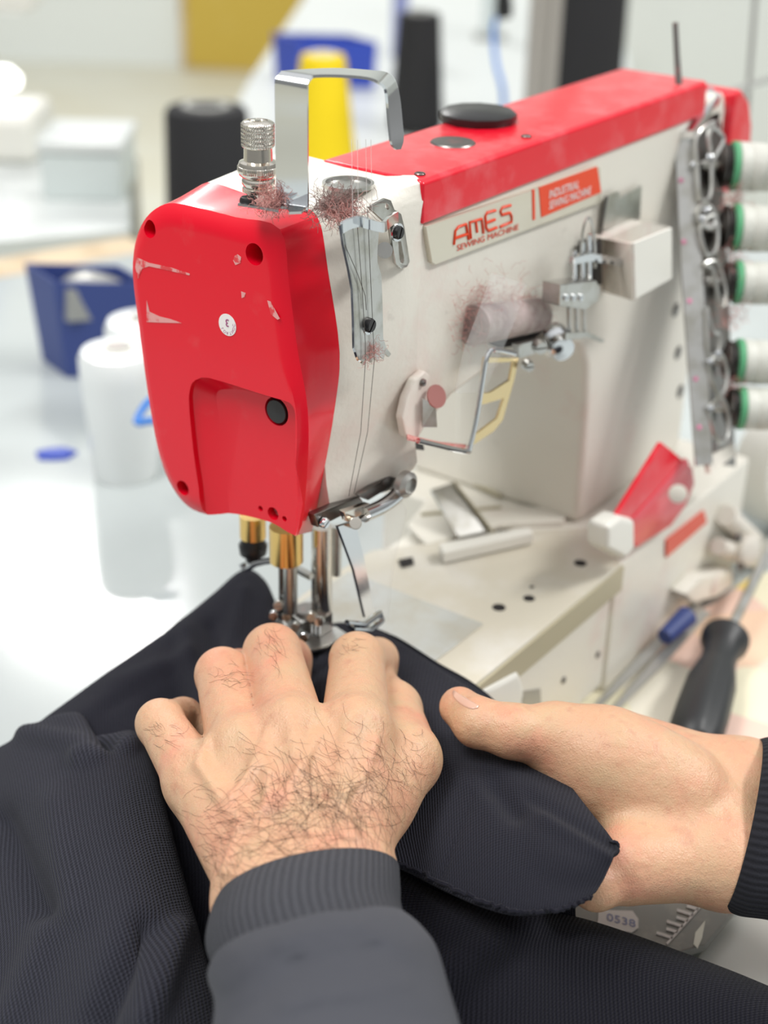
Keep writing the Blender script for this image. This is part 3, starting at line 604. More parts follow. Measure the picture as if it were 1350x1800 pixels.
# front thread guide assembly
YG = YF-.0075
g1 = [(604, 396), (640, 381), (667, 402), (664, 440), (664, 460), (671, 484), (673, 540), (674, 594), (680, 612), (688, 622), (684, 628), (677, 622), (675, 632), (668, 626), (665, 636), (657, 630), (654, 638), (646, 633), (642, 640), (632, 634), (626, 622), (624, 560), (622, 510), (612, 450)]
gp_ = mk('thread_guide_plate', ppx(g1, 1, YG, .0012), 'steel', sm, bevel=.0002, label='grey steel thread guide plate')
fl = [(597, 396), (602, 430), (611, 470), (618, 508), (620, 560), (621, 612), (628, 632), (640, 640)]
mk('guide_flange', ribbon([on(x, y, 1, YG-.004) for x, y in fl], [on(x+3, y, 1, YG+.001) for x, y in fl], .0008), 'chrome', gp_)
br = crom([(600, 392, .004), (612, 385, .0045), (630, 380, .006), (640, 382, .009), (660, 388, .012), (673, 390, .012), (684, 380, .008), (697, 372, .002)], 4)
mk('guide_bar', ribbon([on(x, y, 1, YG-o) for x, y, o in br], [on(x+1, y+18, 1, YG-o) for x, y, o in br], .0012), 'chrome', gp_, label='chrome bar across the thread guide')
sb = mk('slotted_bracket', ppx([(648, 364), (678, 349), (688, 352), (694, 368), (706, 376), (712, 400), (721, 460), (716, 470), (706, 473), (696, 464), (692, 440), (686, 400)], 1, YF-.0035, .0015), 'steel', sm, bevel=.0004)
cut(sb, ppc([(700, 425), (705, 424), (711, 456), (709, 463), (705, 463), (702, 455)], YF-.0035), ppc([(678, 358), (684, 360), (685, 367), (681, 369), (677, 364)], YF-.0035))
mk('bracket_spacer', cyl(on(676, 440, 1, YG+.001), on(676, 440, 1, YF), .003), 'steel', sm)
screw(on(697, 408, 1, YF-.0055), (0, -1, 0), .0025, .002, 'black', sm, slot=1.2); mk('washer', lathe([(.0034, 0), (.0034, .0008)], on(697, 408, 1, YF-.0045), (0, -1, 0), 24), 'chrome', sm)
screw(on(647, 571, 1, YG), (0, -1, 0), .0027, .002, 'black', gp_, slot=.9); mk('washer', lathe([(.0031, 0), (.0031, .0004)], on(648, 574, 1, YG), (0, -1, 0), 24), 'chrome', gp_)
# threads
tr = .00013
for pts, m in (([(626, 370), (636, 500), (642, 600), (642, 640), (634, 760), (613, 872)], 'thread'), ([(646, 368), (651, 480), (656, 590), (658, 632), (646, 760), (622, 868)], 'thread'),
             ([(606, 430), (628, 480), (642, 520), (644, 545)], 'thread')):
    mk('thread', tube([on(x, y, 1, YG-.001 if y < 645 else YF-.003) for x, y in pts], tr, 5), m, sm)
for x in (618, 628, 643, 652): mk('thread', tube([on(x, 245, 1, YG-.002), on(x+2, 385, 1, YG-.002)], .00009, 5), 'threadw', sm)
# small screws/specks on the white face
# thread take-up guard (bent chrome frame) lower right
YT = -.052
loopp = [(735, 775), (816, 793), (826, 785), (838, 735), (850, 660), (856, 628), (868, 615), (905, 622)]
mk('take_up_guard', tube(crom([on(x, y, 1, YT) for x, y in loopp], 3), .0011, 8), 'chrome', sm, label='bent chrome take-up guard')
mk('guard_floor', ribbon([on(715, 765, 1, YT+.012), on(770, 778, 1, YT+.012), on(820, 783, 1, YT+.008)], [on(716, 772, 1, YT), on(770, 784, 1, YT), on(815, 792, 1, YT)], .0008), mat('lint_covered_metal', (.62, .18, .15), .7, mix=[((.7, .4, .38), 300, .45, .6)], bump=(700, 1, .001)), sm)
w_ = mk('guard_window', ppx([(852, 628), (912, 630), (904, 668), (884, 738), (868, 758), (826, 786), (838, 740), (846, 680)], 1, YT+.003, .001), 'yellowmetal', sm, label='gold toned metal side plate')
cut(w_, ppc([(858, 638), (902, 636), (896, 668), (862, 690), (850, 692)], YT+.003), ppc([(846, 712), (886, 700), (874, 735), (836, 764)], YT+.003))
mk('guard_bracket', ppx([(714, 770), (708, 735), (716, 700), (730, 668), (748, 652), (758, 660), (752, 690), (745, 725), (740, 765), (730, 775)], 1, YF-.004, .004), 'white', sm, bevel=.0012, label='cream oval bracket')
screw(on(742, 672, 1, YF-.0042), (0, -1, 0), .0016, .0012, 'darksteel', sm)
mk('take_up_lever', ribbon([on(742, 700, 1, YF-.006), on(765, 712, 1, YF-.009)], [on(742, 750, 1, YF-.006), on(768, 750, 1, YF-.009)], .001), 'steel', sm)
mk('take_up_disc', lathe([(.0048, 0), (.0048, .0008)], on(766, 697, 1, YF-.008), (-.2, -1, .5), 24), mat('dusty_pink_metal', (.55, .24, .22), .35, .7), sm)
mk('rubber_stop', ppx([(720, 776), (746, 781), (748, 793), (722, 789)], 1, YF+.004, .006), 'black', sm, bevel=.0008)
# clear curved cover above it
ac = [(1 , 0)]
mk('clear_cover', ribbon([on(x, y, 1, YT+o) for x, y, o in ((865, 480, .012), (845, 540, .004), (815, 620, .0), (800, 690, .004))], [on(x, y, 1, YT+o) for x, y, o in ((925, 500, .012), (905, 560, .004), (880, 620, .0), (850, 690, .004))], .0008), 'acryl', sm, label='clear plastic take-up cover')
# dusty arm recess and dark rod; a near-black slab paints the recess's shade
mk('take_up_shaft', cyl(on(830, 572, 1, -.040), on(945, 553, 1, -.040), .0085, .0075), mat('brown_dust', (.42, .36, .33), .7, mix=[((.22, .15, .15), 90, .4, .65), ((.60, .50, .48), 45, .5, .7)], bump=(300, .6, .001)), sm, label='dusty take-up shaft housing')
mk('arm_recess_shade', ppx([(850, 598), (930, 574), (958, 580), (930, 604), (880, 612)], 1, YF-.0065, .003), 'hole', sm)
# eccentric clamp and guide bracket cluster
cl = mk('eccentric_clamp', lathe([(.006, 0), (.0075, .002), (.0075, .007), (.0055, .009), (.0055, .014), (.003, .0145)], on(968, 590, 1, -.042), (-.55, -.75, -.1), 30), 'chrome', sm)
screw(on(945, 607, 1, -.052), (-.5, -.8, 0), .0032, .004, 'steel', sm)
screw(on(925, 640, 1, -.050), (-.5, -.8, 0), .0024, .004, 'steel', sm)
mk('clamp_arm', ribbon([on(905, 605, 1, -.046), on(960, 592, 1, -.046)], [on(908, 628, 1, -.046), on(965, 612, 1, -.046)], .003), 'steel', sm)
YC = -.056
for i, x in enumerate((1010, 1024, 1036)):
    mk('guide_pin', tube([on(x, 440-i*14, 1, YC+.006), on(x, 500, 1, YC+.005)], .0011, 10), 'chrome', sm)
mk('guide_wire', tube(crom([on(x, y, 1, YC+.004) for x, y in ((1022, 460), (1024, 410), (1033, 382), (1042, 400), (1046, 440), (1046, 470))], 4), .0006, 8), 'steel', sm)
blk = mk('guide_block', ppx([(985, 500), (1048, 493), (1056, 505), (1052, 530), (1030, 545), (984, 538)], 1, YC, .009), 'steel', sm, bevel=.0006, label='steel block with three thread eyelets')
for x in (994, 1007, 1020): mk('eyelet', lathe([(.0016, 0), (.0016, .0008), (.0006, .0008), (.0005, 0)], on(x, 523, 1, YC), (0, -1, 0), 16), 'chrome', blk)
for x in (1000, 1013, 1026): mk('guide_finger', tube([on(x, 540, 1, YC+.004), on(x+1, 585, 1, YC+.004)], .0009, 8), 'steel', sm)
mk('guide_foot', ribbon([on(992, 585, 1, YC+.002), on(1030, 583, 1, YC+.002), on(1062, 598, 1, YC+.002)], [on(992, 598, 1, YC+.002), on(1030, 592, 1, YC+.002), on(1055, 602, 1, YC+.002)], .0015), 'steel', sm)
rl = mk('guide_rail', ppx([(1010, 452), (1040, 444), (1100, 456), (1102, 464), (1094, 469), (1040, 460), (1010, 466)], 1, YC+.002, .003), 'chrome', sm, bevel=.0004)
for x in (1048, 1062, 1076): mk('rail_hole', lathe([(.0009, 0), (.0009, .0003)], on(x, 459.5+(x-1048)*.1, 1, YC+.002), (0, -1, 0), 12), 'hole', rl)
mk('post_bar', ppx([(1043, 428), (1058, 424), (1060, 500), (1045, 505)], 1, YF-.010, .008), 'black', sm, bevel=.0006)
mk('spring_plate', ppx([(1066, 345), (1088, 336), (1090, 348), (1128, 326), (1125, 385), (1060, 405)], 1, YF-.003, .001), 'steel', sm, label='notched steel plate')
mk('guide_spring', tube([on(1052, 430, 1, YF-.004), on(1066, 345, 1, YF-.004)], .0009, 8), 'darksteel', sm)
# white box-shaped tension housing
mk('tension_housing', ppx([(1112, 428), (1182, 400), (1182, 490), (1115, 528)], 1, -.062, .0015), 'whiteplastic', sm, bevel=.0006, label='cream sheet housing')
mk('housing_side', ribbon([on(1112, 428, 1, -.062), on(1068, 420, 1, YF)], [on(1115, 528, 1, -.062), on(1062, 512, 1, YF)], .0015), 'dirty', sm)
mk('housing_base', ppx([(1062, 420), (1130, 390), (1180, 400), (1112, 430)], 1, -.045, .006), 'dirty', sm)
# ---------------------------------------------------------------- tension bracket
dB = .735
def Dx(x, y, o=0): return D(x, y, dB+o)
bar = mk('tension_bracket', ribbon([Dx(1185, 238), Dx(1196, 460), Dx(1222, 820)], [Dx(1222, 232), Dx(1232, 460), Dx(1252, 815)], .003), 'steel', sm, smooth=30, label='tall steel tension bracket')
mk('bracket_top', ribbon([Dx(1186, 238, -.002), Dx(1248, 158, .03)], [Dx(1220, 236, -.006), Dx(1266, 172, .022)], .004), 'chrome', bar)
mk('bracket_rail_shade', prism([Dx(1222, 232, .003), Dx(1262, 175, .03), Dx(1290, 820, .05), Dx(1253, 815, .01)], RT*.001), 'darksteel', bar)  # thin dark sheet: side rail and the shadow beside it, both in its colour
mk('bracket_foot', ribbon([Dx(1240, 805, .0), Dx(1285, 780, .02)], [Dx(1245, 832, .0), Dx(1290, 800, .02)], .003), 'dirty', bar)
for i, (x, y) in enumerate(((1197, 317), (1202, 425), (1212, 529), (1223, 666), (1229, 751))): mk('paint_dot', lathe([(.0012, 0), (.0012, .0004), (.0001, .0006)], Dx(x, y, -.0018), -FW, 12), mat('pink_dot', (.75, .25, .42), .5), bar)
mk('thread_post', tube([Dx(1187, 40, -.01), Dx(1190, 100, -.008), Dx(1196, 188, -.006)], .0016, 10, rs=[.0014, .0015, .0019]), 'darksteel', sm, label='upright dark thread post')
mk('thread_eye', tube([Dx(1187+14*math.cos(a_), 192+7*math.sin(a_), -.006) for a_ in np.linspace(0, 6.28, 20)[:-1]], .0008, 6, True), 'chrome', sm)
# looped wire thread guides
lo = [[(1224, 240), (1226, 300), (1230, 345), (1242, 352), (1250, 335), (1250, 280), (1246, 240), (1256, 215)], [(1228, 370), (1230, 390), (1246, 400), (1256, 395), (1254, 370), (1240, 358)],
      [(1232, 395), (1234, 425), (1244, 448), (1258, 440), (1262, 410), (1256, 378)], [(1236, 465), (1250, 470), (1258, 500), (1268, 538), (1276, 520), (1270, 485), (1258, 460)],
      [(1242, 540), (1252, 580), (1264, 590), (1262, 620), (1246, 628)], [(1246, 635), (1252, 670), (1264, 695), (1276, 680), (1278, 650), (1266, 622)], [(1248, 718), (1254, 755), (1266, 778), (1280, 765), (1280, 730), (1268, 700)],
      [(1245, 225), (1262, 230), (1272, 245), (1262, 268), (1250, 280)]]
for l_ in lo: mk('wire_guide', tube(crom([Dx(x, y, -.004+.006*((x-1240)/30)) for x, y in l_], 4, True), .0011, 8, True), 'steel', bar)
for x, y in ((1247, 277), (1220, 290), (1242, 370), (1232, 385), (1262, 622), (1248, 636), (1249, 718)): mk('guide_stud', lathe([(.0018, 0), (.0016, .0012), (.0001, .0018)], Dx(x, y, -.006), -FW, 12), 'chrome', bar)
# five tension dials, axis parallel to the front of the bracket
axd = A(*_r); axd = axd + A(0, 0, -.02)
for i, (y, r) in enumerate(((291, .0122), (399, .0118), (495, .0108), (634, .0112), (716, .0108))):
    o_ = Dx(1268+i*3, y, .012)
    tk = mk('tension_dial', lathe([(r*.7, .006), (r, .008), (r*1.0, .0125), (r*.94, .0135), (r*1.0, .0145), (r*.99, .020), (r*.93, .0205), (r*.98, .0215), (r*.95, .028), (r*.6, .030)], o_, axd, 48), 'yarn', sm, label='white dial %s of the five tension dials' % ('uppermost', 'second', 'middle', 'fourth', 'lowest')[i])
    mk('green_ring', lathe([(r*.93, .0045), (r*1.02, .005), (r*1.02, .0073), (r*.9, .0078)], o_, axd, 40), 'greenring', tk)
    mk('tension_disc', join(lathe([(r*.5, -.002), (r*.95, .0005), (r*.95, .001), (r*.5, .002)], o_, axd, 32), lathe([(r*.5, .0025), (r*.9, .003), (r*.9, .0035), (r*.4, .0045)], o_, axd, 32)), 'darksteel', tk)
    mk('shaft', cyl(o_-axd*.012, o_+axd*.008, .0025), 'steel', tk)
for y in (348, 452, 555, 672): fluff(Dx(1290, y, .012), (.01, .006, .006), 60, .009, .00012, 'lint', 'lint', sm)
# holes on the pillar face
for x, y in ((1188, 545), (1192, 620), (1196, 688)): mk('pillar_hole', lathe([(.004, 0), (.0035, .0004), (.0001, .0004)], on(x, y, 1, YF-.0002), (0, -1, 0), 20), 'darksteel', sm)
# cream looper cover at right and linkage beneath it
c_ = on(1345, 830, 1, -.075)
mk('looper_cover', lathe([(.030, 0), (.036, .004), (.037, .02), (.034, .03), (.02, .036), (.001, .038)], on(1352, 815, 1, -.055)+A(0, 0, -.0), (-.35, -.9, .2), 40), 'whiteplastic', sm, label='cream rounded looper cover')
lk = on(1300, 960, 1, -.078)
mk('looper_linkage', join(cyl(on(1275, 905, 1, -.078), on(1345, 970, 1, -.078), .006), cyl(on(1262, 960, 1, -.08), on(1350, 992, 1, -.08), .005), lathe([(.009, 0), (.009, .006), (.005, .008)], on(1305, 965, 1, -.085), (-.3, -1, .2), 20)), 'dirty', sm, bevel=.0005, label='dusty looper linkage')
for x, y in ((1295, 945), (1325, 975), (1300, 995)): screw(on(x, y, 1, -.090), (-.3, -1, .2), .0026, .002, 'darksteel', sm)
mk('lower_bracket', ppx([(1205, 1045), (1232, 1015), (1290, 1000), (1290, 1030), (1262, 1050), (1220, 1062)], 1, -.083, .01), 'white', sm, bevel=.002)
mk('bracket_hole', lathe([(.006, 0), (.005, .0005), (.0001, .0006)], on(1258, 1028, 1, -.0832), (0, -1, 0), 20), 'dirty', sm)
# ---------------------------------------------------------------- needle side
def vbar(px, y0, y1, X, r, m, name='bar', label=None):
    a_ = on(px, y0, 0, X); return mk(name, cyl(a_, A(a_[0], a_[1], on(px, y1, 0, X)[2]), r), m, sm, label=label)
for (x, y0, y1, r, nm) in ((503, 925, 985, .0072, 'bushing'), (444, 905, 943, .0058, 'bushing')):
    a_ = on(x, y0, 0, -.012 if x > 480 else -.004); z1 = on(x, y1, 0, a_[0])[2]
    mk(nm, lathe([(r, 0), (r*1.0, (a_[2]-z1)*.05), (r, a_[2]-z1)], A(a_[0], a_[1], z1), n=28), 'brass', sm, label='brass bushing')
vbar(510, 960, 1075, -.012, .0030, 'steel', 'presser_bar')
vbar(495, 970, 1085, -.008, .0014, 'darksteel', 'spring_rod')
nb = vbar(566, 925, 1092, .004, .0046, 'nickel', 'needle_bar')
vbar(592, 925, 1010, .012, .0022, 'steel', 'guide_rod'); vbar(444, 930, 985, -.002, .0034, 'black', 'rear_rod')
mk('rear_cap', lathe([(.006, 0), (.0065, .004), (.004, .008)], on(445, 972, 0, -.002), n=20), 'black', sm)
mk('thread_catch', tube(crom([on(x, y, 0, -.004) for x, y in ((425, 990), (432, 1000), (450, 990), (480, 985))], 4), .0016, 8), 'chrome', sm)
mk('cross_link', ribbon([on(520, 995, 0, -.004), on(548, 1010, 0, -.004)], [on(520, 1003, 0, -.004), on(548, 1018, 0, -.004)], .003), 'steel', sm)
mk('needle_clamp', join(lathe([(.0065, 0), (.0072, .003), (.0072, .009), (.0055, .012)], on(540, 1110, 0, .001), n=24), box(tuple(on(560, 1110, 0, .0)-A(.004, .004, 0)), tuple(on(560, 1110, 0, .0)+A(.005, .004, .009)))), 'darksteel', sm, bevel=.0005)
for i, (x, y) in enumerate(((490, 1062), (482, 1080), (505, 1082), (490, 1098), (548, 1082), (562, 1090), (520, 1100), (535, 1118))):
    screw(on(x, y, 0, -.012), (-.8, -.5, .2), .0022, .003, 'chrome' if i % 2 else 'steel', sm, slot=i)
pf = mk('presser_foot', join(prism([on(x, y, 2, .006) for x, y in ((490, 1100), (520, 1085), (560, 1112), (590, 1105), (610, 1118), (575, 1142), (545, 1148), (515, 1130))], (0, 0, .0015)), prism([on(x, y, 2, .0075) for x, y in ((500, 1090), (535, 1080), (560, 1105), (530, 1120))], (0, 0, .007))), 'steel', sm, bevel=.0004, label='steel presser foot')
for k_ in range(3):
    x = 548+k_*7; mk('needle', cyl(Q(x, 1098, .016), Q(x+1, 1132, .002), .00055, .0003, 8), 'chrome', sm)
mk('foot_spring', tube([on(500+5*math.cos(t_*1.2), 1040+t_*2.2, 0, -.010+.002*math.sin(t_*1.2)) for t_ in np.linspace(0, 22, 90)], .0004, 5), 'steel', sm)
# lifting lever and strut
mk('lifter_plate', ppx([(553, 905), (632, 872), (640, 882), (632, 892), (560, 928)], 1, -.030, .004), 'darksteel', sm, bevel=.0006)
screw(on(568, 918, 1, -.0305), (0, -1, 0), .0022, .002, 'chrome', sm, slot=.5)
lv = mk('lifter_lever', tube(crom([on(x, y, 1, -.038) for x, y in ((712, 845), (700, 868), (672, 890), (640, 905))], 5), .0032, 10, rs=None), 'chrome', sm, label='chrome presser lifter lever')
mk('lever_pivot', lathe([(.0055, 0), (.0055, .003), (.0035, .0045), (.0035, .003), (.0001, .003)], on(708, 849, 1, -.040), (-.1, -1, 0), 28), 'greymetal', sm)
mk('lever_arm', ppx([(632, 872), (690, 832), (705, 838), (700, 858), (668, 868), (648, 880)], 1, -.034, .003), 'darksteel', sm, bevel=.0005)
mk('strut', ribbon([on(592, 925, 1, -.033), on(620, 1000, 1, -.033), on(640, 1085, 1, -.033)], [on(622, 915, 1, -.033), on(640, 990, 1, -.033), on(655, 1075, 1, -.033)], .0014), 'chrome', sm, smooth=20)
mk('strut_foot', tube([on(x, y, 1, -.033) for x, y in ((610, 1095), (640, 1098), (668, 1078), (672, 1090), (650, 1108), (620, 1106))], .0014, 8, True), 'chrome', sm)
mk('strut_hinge', join(ppx([(605, 900), (650, 885), (655, 895), (612, 918)], 1, -.037, .003), cyl(on(625, 920, 1, -.040), on(625, 920, 1, -.032), .0025)), 'nickel', sm, bevel=.0004)
mk('eye_guard', ppx([(625, 900), (700, 862), (715, 900), (690, 1010), (682, 1090), (650, 1095), (640, 1000)], 1, -.028, .0012), 'acryl', sm, label='clear plastic finger guard')
mk('throat_plate', box((-.022, -.052, .0001), (.06, .025, .0008)), mat('bright_throat_plate', (.66, .68, .66), .2, .35, mix=[((.58, .55, .46), 40, .4, .7)]), sm, bevel=.0003)
mk('bed_slot', ppx([(700, 985), (725, 980), (728, 992), (706, 998)], 2, .0005, .0004), 'hole', sm)
mk('casting_foot', ppx([(850, 1215), (915, 1180), (925, 1215), (918, 1250), (870, 1262)], 1, -.078, .006), 'whiteplastic', sm, bevel=.003)
# lint
fluff(Q(478, 352, .2125), (.006, .005, .003), 260, .007, .00008, 'lint', 'lint', sm, label='pink lint round the screw')
fluff(Q(590, 362, .210), (.009, .006, .003), 420, .009, .00009, 'lintgrey', 'lint', sm, label='brownish lint clump on the head')
fluff(Q(600, 372, .209), (.007, .004, .002), 200, .007, .00008, 'lint', 'lint', sm)
fluff(on(655, 620, 1, YG-.001), (.005, .001, .004), 120, .004, .00006, 'lint', 'lint', sm)
for cx, cy in ((825, 560), (900, 530), (850, 520), (940, 560), (1085, 440)): fluff(on(cx, cy, 1, YF-.003), (.012, .004, .010), 90, .009, .00007, 'lint', 'lint', sm)

# ============================================================ THE BLACK GARMENT
def sheet(rows, nu, nv, fold=None, uscale=1.):
    """smooth cloth surface through rows of 3-D control points; returns mesh and uv"""
    R_ = [crom(r, nu) for r in rows]; cols = [crom([r[j] for r in R_], nv) for j in range(len(R_[0]))]
    n, m = len(cols), len(cols[0]); V = np.array(cols)
    du = np.linalg.norm(np.diff(V, axis=0), axis=2).mean(1); dv = np.linalg.norm(np.diff(V, axis=1), axis=2).mean(0)
    u = np.concatenate([[0], np.cumsum(du)]); v = np.concatenate([[0], np.cumsum(dv)])
    uv = np.array([[(u[i], v[j]) for j in range(m)] for i in range(n)])*8*uscale
    if fold is not None:
        gx = np.gradient(V, axis=0); gy = np.gradient(V, axis=1); N_ = np.cross(gx, gy); N_ /= np.linalg.norm(N_, axis=2, keepdims=True)+1e-12
        if (N_ @ FW).mean() > 0: N_ = -N_
        q = V-CAM; z = q @ FW; px = 675+FPX*(q @ RT)/z; py = 900-FPX*(q @ UP)/z
        Dp = np.zeros(px.shape)
        for (x0, y0, x1, y1, w, a_) in fold:
            d = A(x1-x0, y1-y0); L2 = d @ d; t = np.clip(((px-x0)*d[0]+(py-y0)*d[1])/L2, -.0, 1.)
            r2 = (px-x0-t*d[0])**2+(py-y0-t*d[1])**2; Dp += a_*np.exp(-r2/(w*w))
        V = V + N_*Dp[..., None]
    V[..., 2] = np.maximum(V[..., 2], TZ+.020)
    f = [[i*m+j, (i+1)*m+j, (i+1)*m+j+1, i*m+j+1] for i in range(n-1) for j in range(m-1)]
    return (V.reshape(-1, 3), f), uv.reshape(-1, 2)
gm = thing('garment', 'black knitted garment being sewn, draped over the machine bed', 'garment', Q(500, 1500, -.02))
QQ = lambda r: [Q(*p) for p in r]
r1 = [(-60, 1372, -.04), (0, 1322, -.03), (85, 1260, -.02), (180, 1190, -.006), (300, 1106, .004), (372, 1048, .008), (428, 1003, .013), (466, 1020, .009), (500, 1085, .004), (560, 1118, .002), (620, 1112, .0015), (690, 1127, .0015), (780, 1182, .0015), (862, 1233, .001), (960, 1330, -.003)]
r0 = [Q(*p)+A(.005, .009, -.014 if p[0] < 480 else -.0005) for p in r1]
r2 = [(-60, 1450, -.04), (0, 1400, -.032), (80, 1345, -.022), (175, 1280, -.010), (290, 1200, .0), (365, 1140, .004), (425, 1090, .008), (468, 1080, .008), (505, 1120, .003), (560, 1165, .002), (620, 1190, .0015), (690, 1220, .0015), (780, 1290, .001), (870, 1360, .0), (980, 1440, -.008)]
r3 = [(-60, 1560, -.055), (10, 1540, -.05), (90, 1480, -.042), (180, 1430, -.030), (270, 1370, -.016), (350, 1330, -.006), (420, 1310, .0), (480, 1310, .001), (540, 1330, .001), (600, 1360, .001), (660, 1380, .0), (740, 1410, .0), (830, 1460, -.003), (920, 1510, -.008), (1010, 1545, -.015)]
r4 = [(-60, 1760, -.07), (20, 1720, -.066), (110, 1680, -.06), (200, 1640, -.052), (290, 1600, -.042), (370, 1570, -.034), (440, 1560, -.028), (510, 1560, -.024), (580, 1565, -.022), (640, 1570, -.02), (700, 1575, -.02), (770, 1590, -.022), (840, 1620, -.026), (930, 1640, -.032), (1020, 1660, -.04)]
r5 = [(-80+i*85, 1960, -.085+.0012*i) for i in range(15)]
folds = [(328, 1110, 350, 1240, 16, .0025), (372, 1100, 395, 1200, 12, -.003), (300, 1130, 310, 1230, 14, -.002), (430, 1040, 400, 1160, 14, .002), (300, 1250, 380, 1420, 40, -.010), (330, 1400, 370, 1700, 35, -.008), (100, 1280, 330, 1160, 20, .0015), (200, 1200, 330, 1150, 14, .0015), (190, 1245, 300, 1180, 12, -.0015)]
V_, uv_ = sheet([r0, QQ(r1), QQ(r2), QQ(r3), QQ(r4), QQ(r5)], 8, 14, folds)
mk('back_panel', V_, 'fabricf', gm, uv=uv_, smooth=180, solid=.0012)
# lower panel hanging towards the operator at right
l1 = [(640, 1500, -.012), (760, 1570, -.015), (860, 1600, -.018), (930, 1606, -.022), (1010, 1617, -.030), (1100, 1644, -.036), (1200, 1680, -.042), (1300, 1718, -.046), (1400, 1760, -.05), (1500, 1800, -.052)]
l0 = [Q(*p)+A(.008, .004, -.02) for p in l1]
l2 = [(630, 1560, -.012), (740, 1640, -.014), (830, 1670, -.014), (910, 1680, -.018), (990, 1690, -.024), (1080, 1715, -.03), (1180, 1750, -.036), (1280, 1780, -.04), (1390, 1820, -.044), (1490, 1860, -.048)]
l3 = [(600+i*100, 1960+i*4, -.04-.003*i) for i in range(10)]
V_, uv_ = sheet([l0, QQ(l1), QQ(l2), QQ(l3)], 8, 14, [(930, 1620, 780, 1720, 26, .004), (900, 1640, 760, 1800, 40, -.003)])
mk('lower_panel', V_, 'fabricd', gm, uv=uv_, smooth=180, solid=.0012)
# the sleeve tube folded forward, its hem held in the right hand
f1 = [(560, 1150, .003), (640, 1112, .0035), (700, 1134, .004), (782, 1186, .0045), (864, 1240, .006), (925, 1300, .008), (985, 1362, .012), (1040, 1430, .016), (1086, 1484, .019)]
f0 = [Q(*p)+A(.002, .003, -.003) for p in f1]
f2 = [(540, 1230, .004), (630, 1200, .0045), (690, 1220, .005), (770, 1262, .008), (850, 1310, .012), (912, 1362, .015), (972, 1415, .017), (1030, 1462, .018), (1084, 1494, .019)]
f3 = [(560, 1340, .003), (640, 1330, .004), (710, 1340, .006), (780, 1370, .010), (850, 1408, .014), (915, 1450, .016), (970, 1490, .017), (1025, 1512, .017), (1074, 1518, .016)]
f4 = [(600, 1440, .001), (660, 1440, .002), (720, 1450, .004), (785, 1475, .008), (850, 1500, .011), (910, 1530, .012), (962, 1552, .012), (1010, 1560, .012), (1058, 1552, .012)]
f5 = [(640, 1492, -.001), (680, 1508, .0), (735, 1532, .0), (790, 1560, .002), (850, 1586, .004), (905, 1602, .006), (955, 1602, .008), (1000, 1595, .009), (1040, 1575, .010)]
f6 = [Q(*p)+A(.002, .004, -.005) for p in f5]
V_, uv_ = sheet([f0, QQ(f1), QQ(f2), QQ(f3), QQ(f4), QQ(f5), f6], 10, 12, [(868, 1385, 905, 1425, 20, -.0035), (930, 1400, 1078, 1492, 12, -.0016), (960, 1440, 1070, 1505, 14, .0015), (835, 1385, 775, 1545, 3.5, -.0007), (700, 1340, 1060, 1330, 30, .0), (770, 1330, 860, 1400, 22, .0012)], .8)
fp = mk('sleeve_panel', V_, 'fabricf', gm, uv=uv_, smooth=180, solid=.0012)
E5 = crom(QQ(f5), 10)
mk('raw_edge', tube([p+A(0, 0, .0002)+rng.normal(size=3)*.00035 for p in E5], .0009, 6), 'fabricd', fp, label='rough overlocked edge')
# big fold of the garment in front at left
b0 = [(-90, 1340, -.045), (-30, 1330, -.035), (20, 1308, -.022), (90, 1266, -.012), (150, 1258, -.006), (205, 1285, -.004), (236, 1292, -.006), (250, 1310, -.02)]
bm1 = [Q(*p)+A(.006, .010, -.016) for p in b0]
b1 = [(-90, 1440, -.035), (-20, 1400, -.028), (40, 1370, -.016), (110, 1340, -.006), (175, 1325, .0), (225, 1330, .0), (262, 1352, -.006), (272, 1370, -.022)]
b2 = [(-90, 1560, -.035), (-10, 1540, -.030), (60, 1500, -.018), (130, 1470, -.006), (195, 1455, .0), (250, 1460, -.002), (300, 1490, -.012), (308, 1510, -.03)]
b3 = [(-90, 1680, -.040), (0, 1640, -.032), (80, 1610, -.020), (155, 1590, -.008), (225, 1580, -.002), (285, 1590, -.006), (335, 1620, -.018), (342, 1640, -.035)]
b4 = [(-90, 1790, -.045), (10, 1770, -.036), (95, 1750, -.024), (175, 1735, -.012), (250, 1730, -.006), (315, 1740, -.012), (372, 1765, -.026), (378, 1790, -.042)]
b5 = [(-90, 1960, -.055), (20, 1960, -.044), (110, 1960, -.034), (195, 1960, -.026), (275, 1960, -.022), (345, 1960, -.028), (400, 1960, -.04), (405, 1980, -.055)]
V_, uv_ = sheet([bm1, QQ(b0), QQ(b1), QQ(b2), QQ(b3), QQ(b4), QQ(b5)], 14, 14, [(168, 1265, 192, 1308, 18, -.010), (140, 1335, 225, 1312, 14, .004), (40, 1290, 150, 1310, 14, .003), (10, 1440, 80, 1600, 26, -.005), (100, 1420, 130, 1600, 30, .003), (250, 1640, 180, 1800, 24, -.006), (90, 1640, 20, 1800, 30, .004), (310, 1640, 260, 1800, 20, .004)])
mk('front_fold', V_, 'fabric', gm, uv=uv_, smooth=180, solid=.0012)

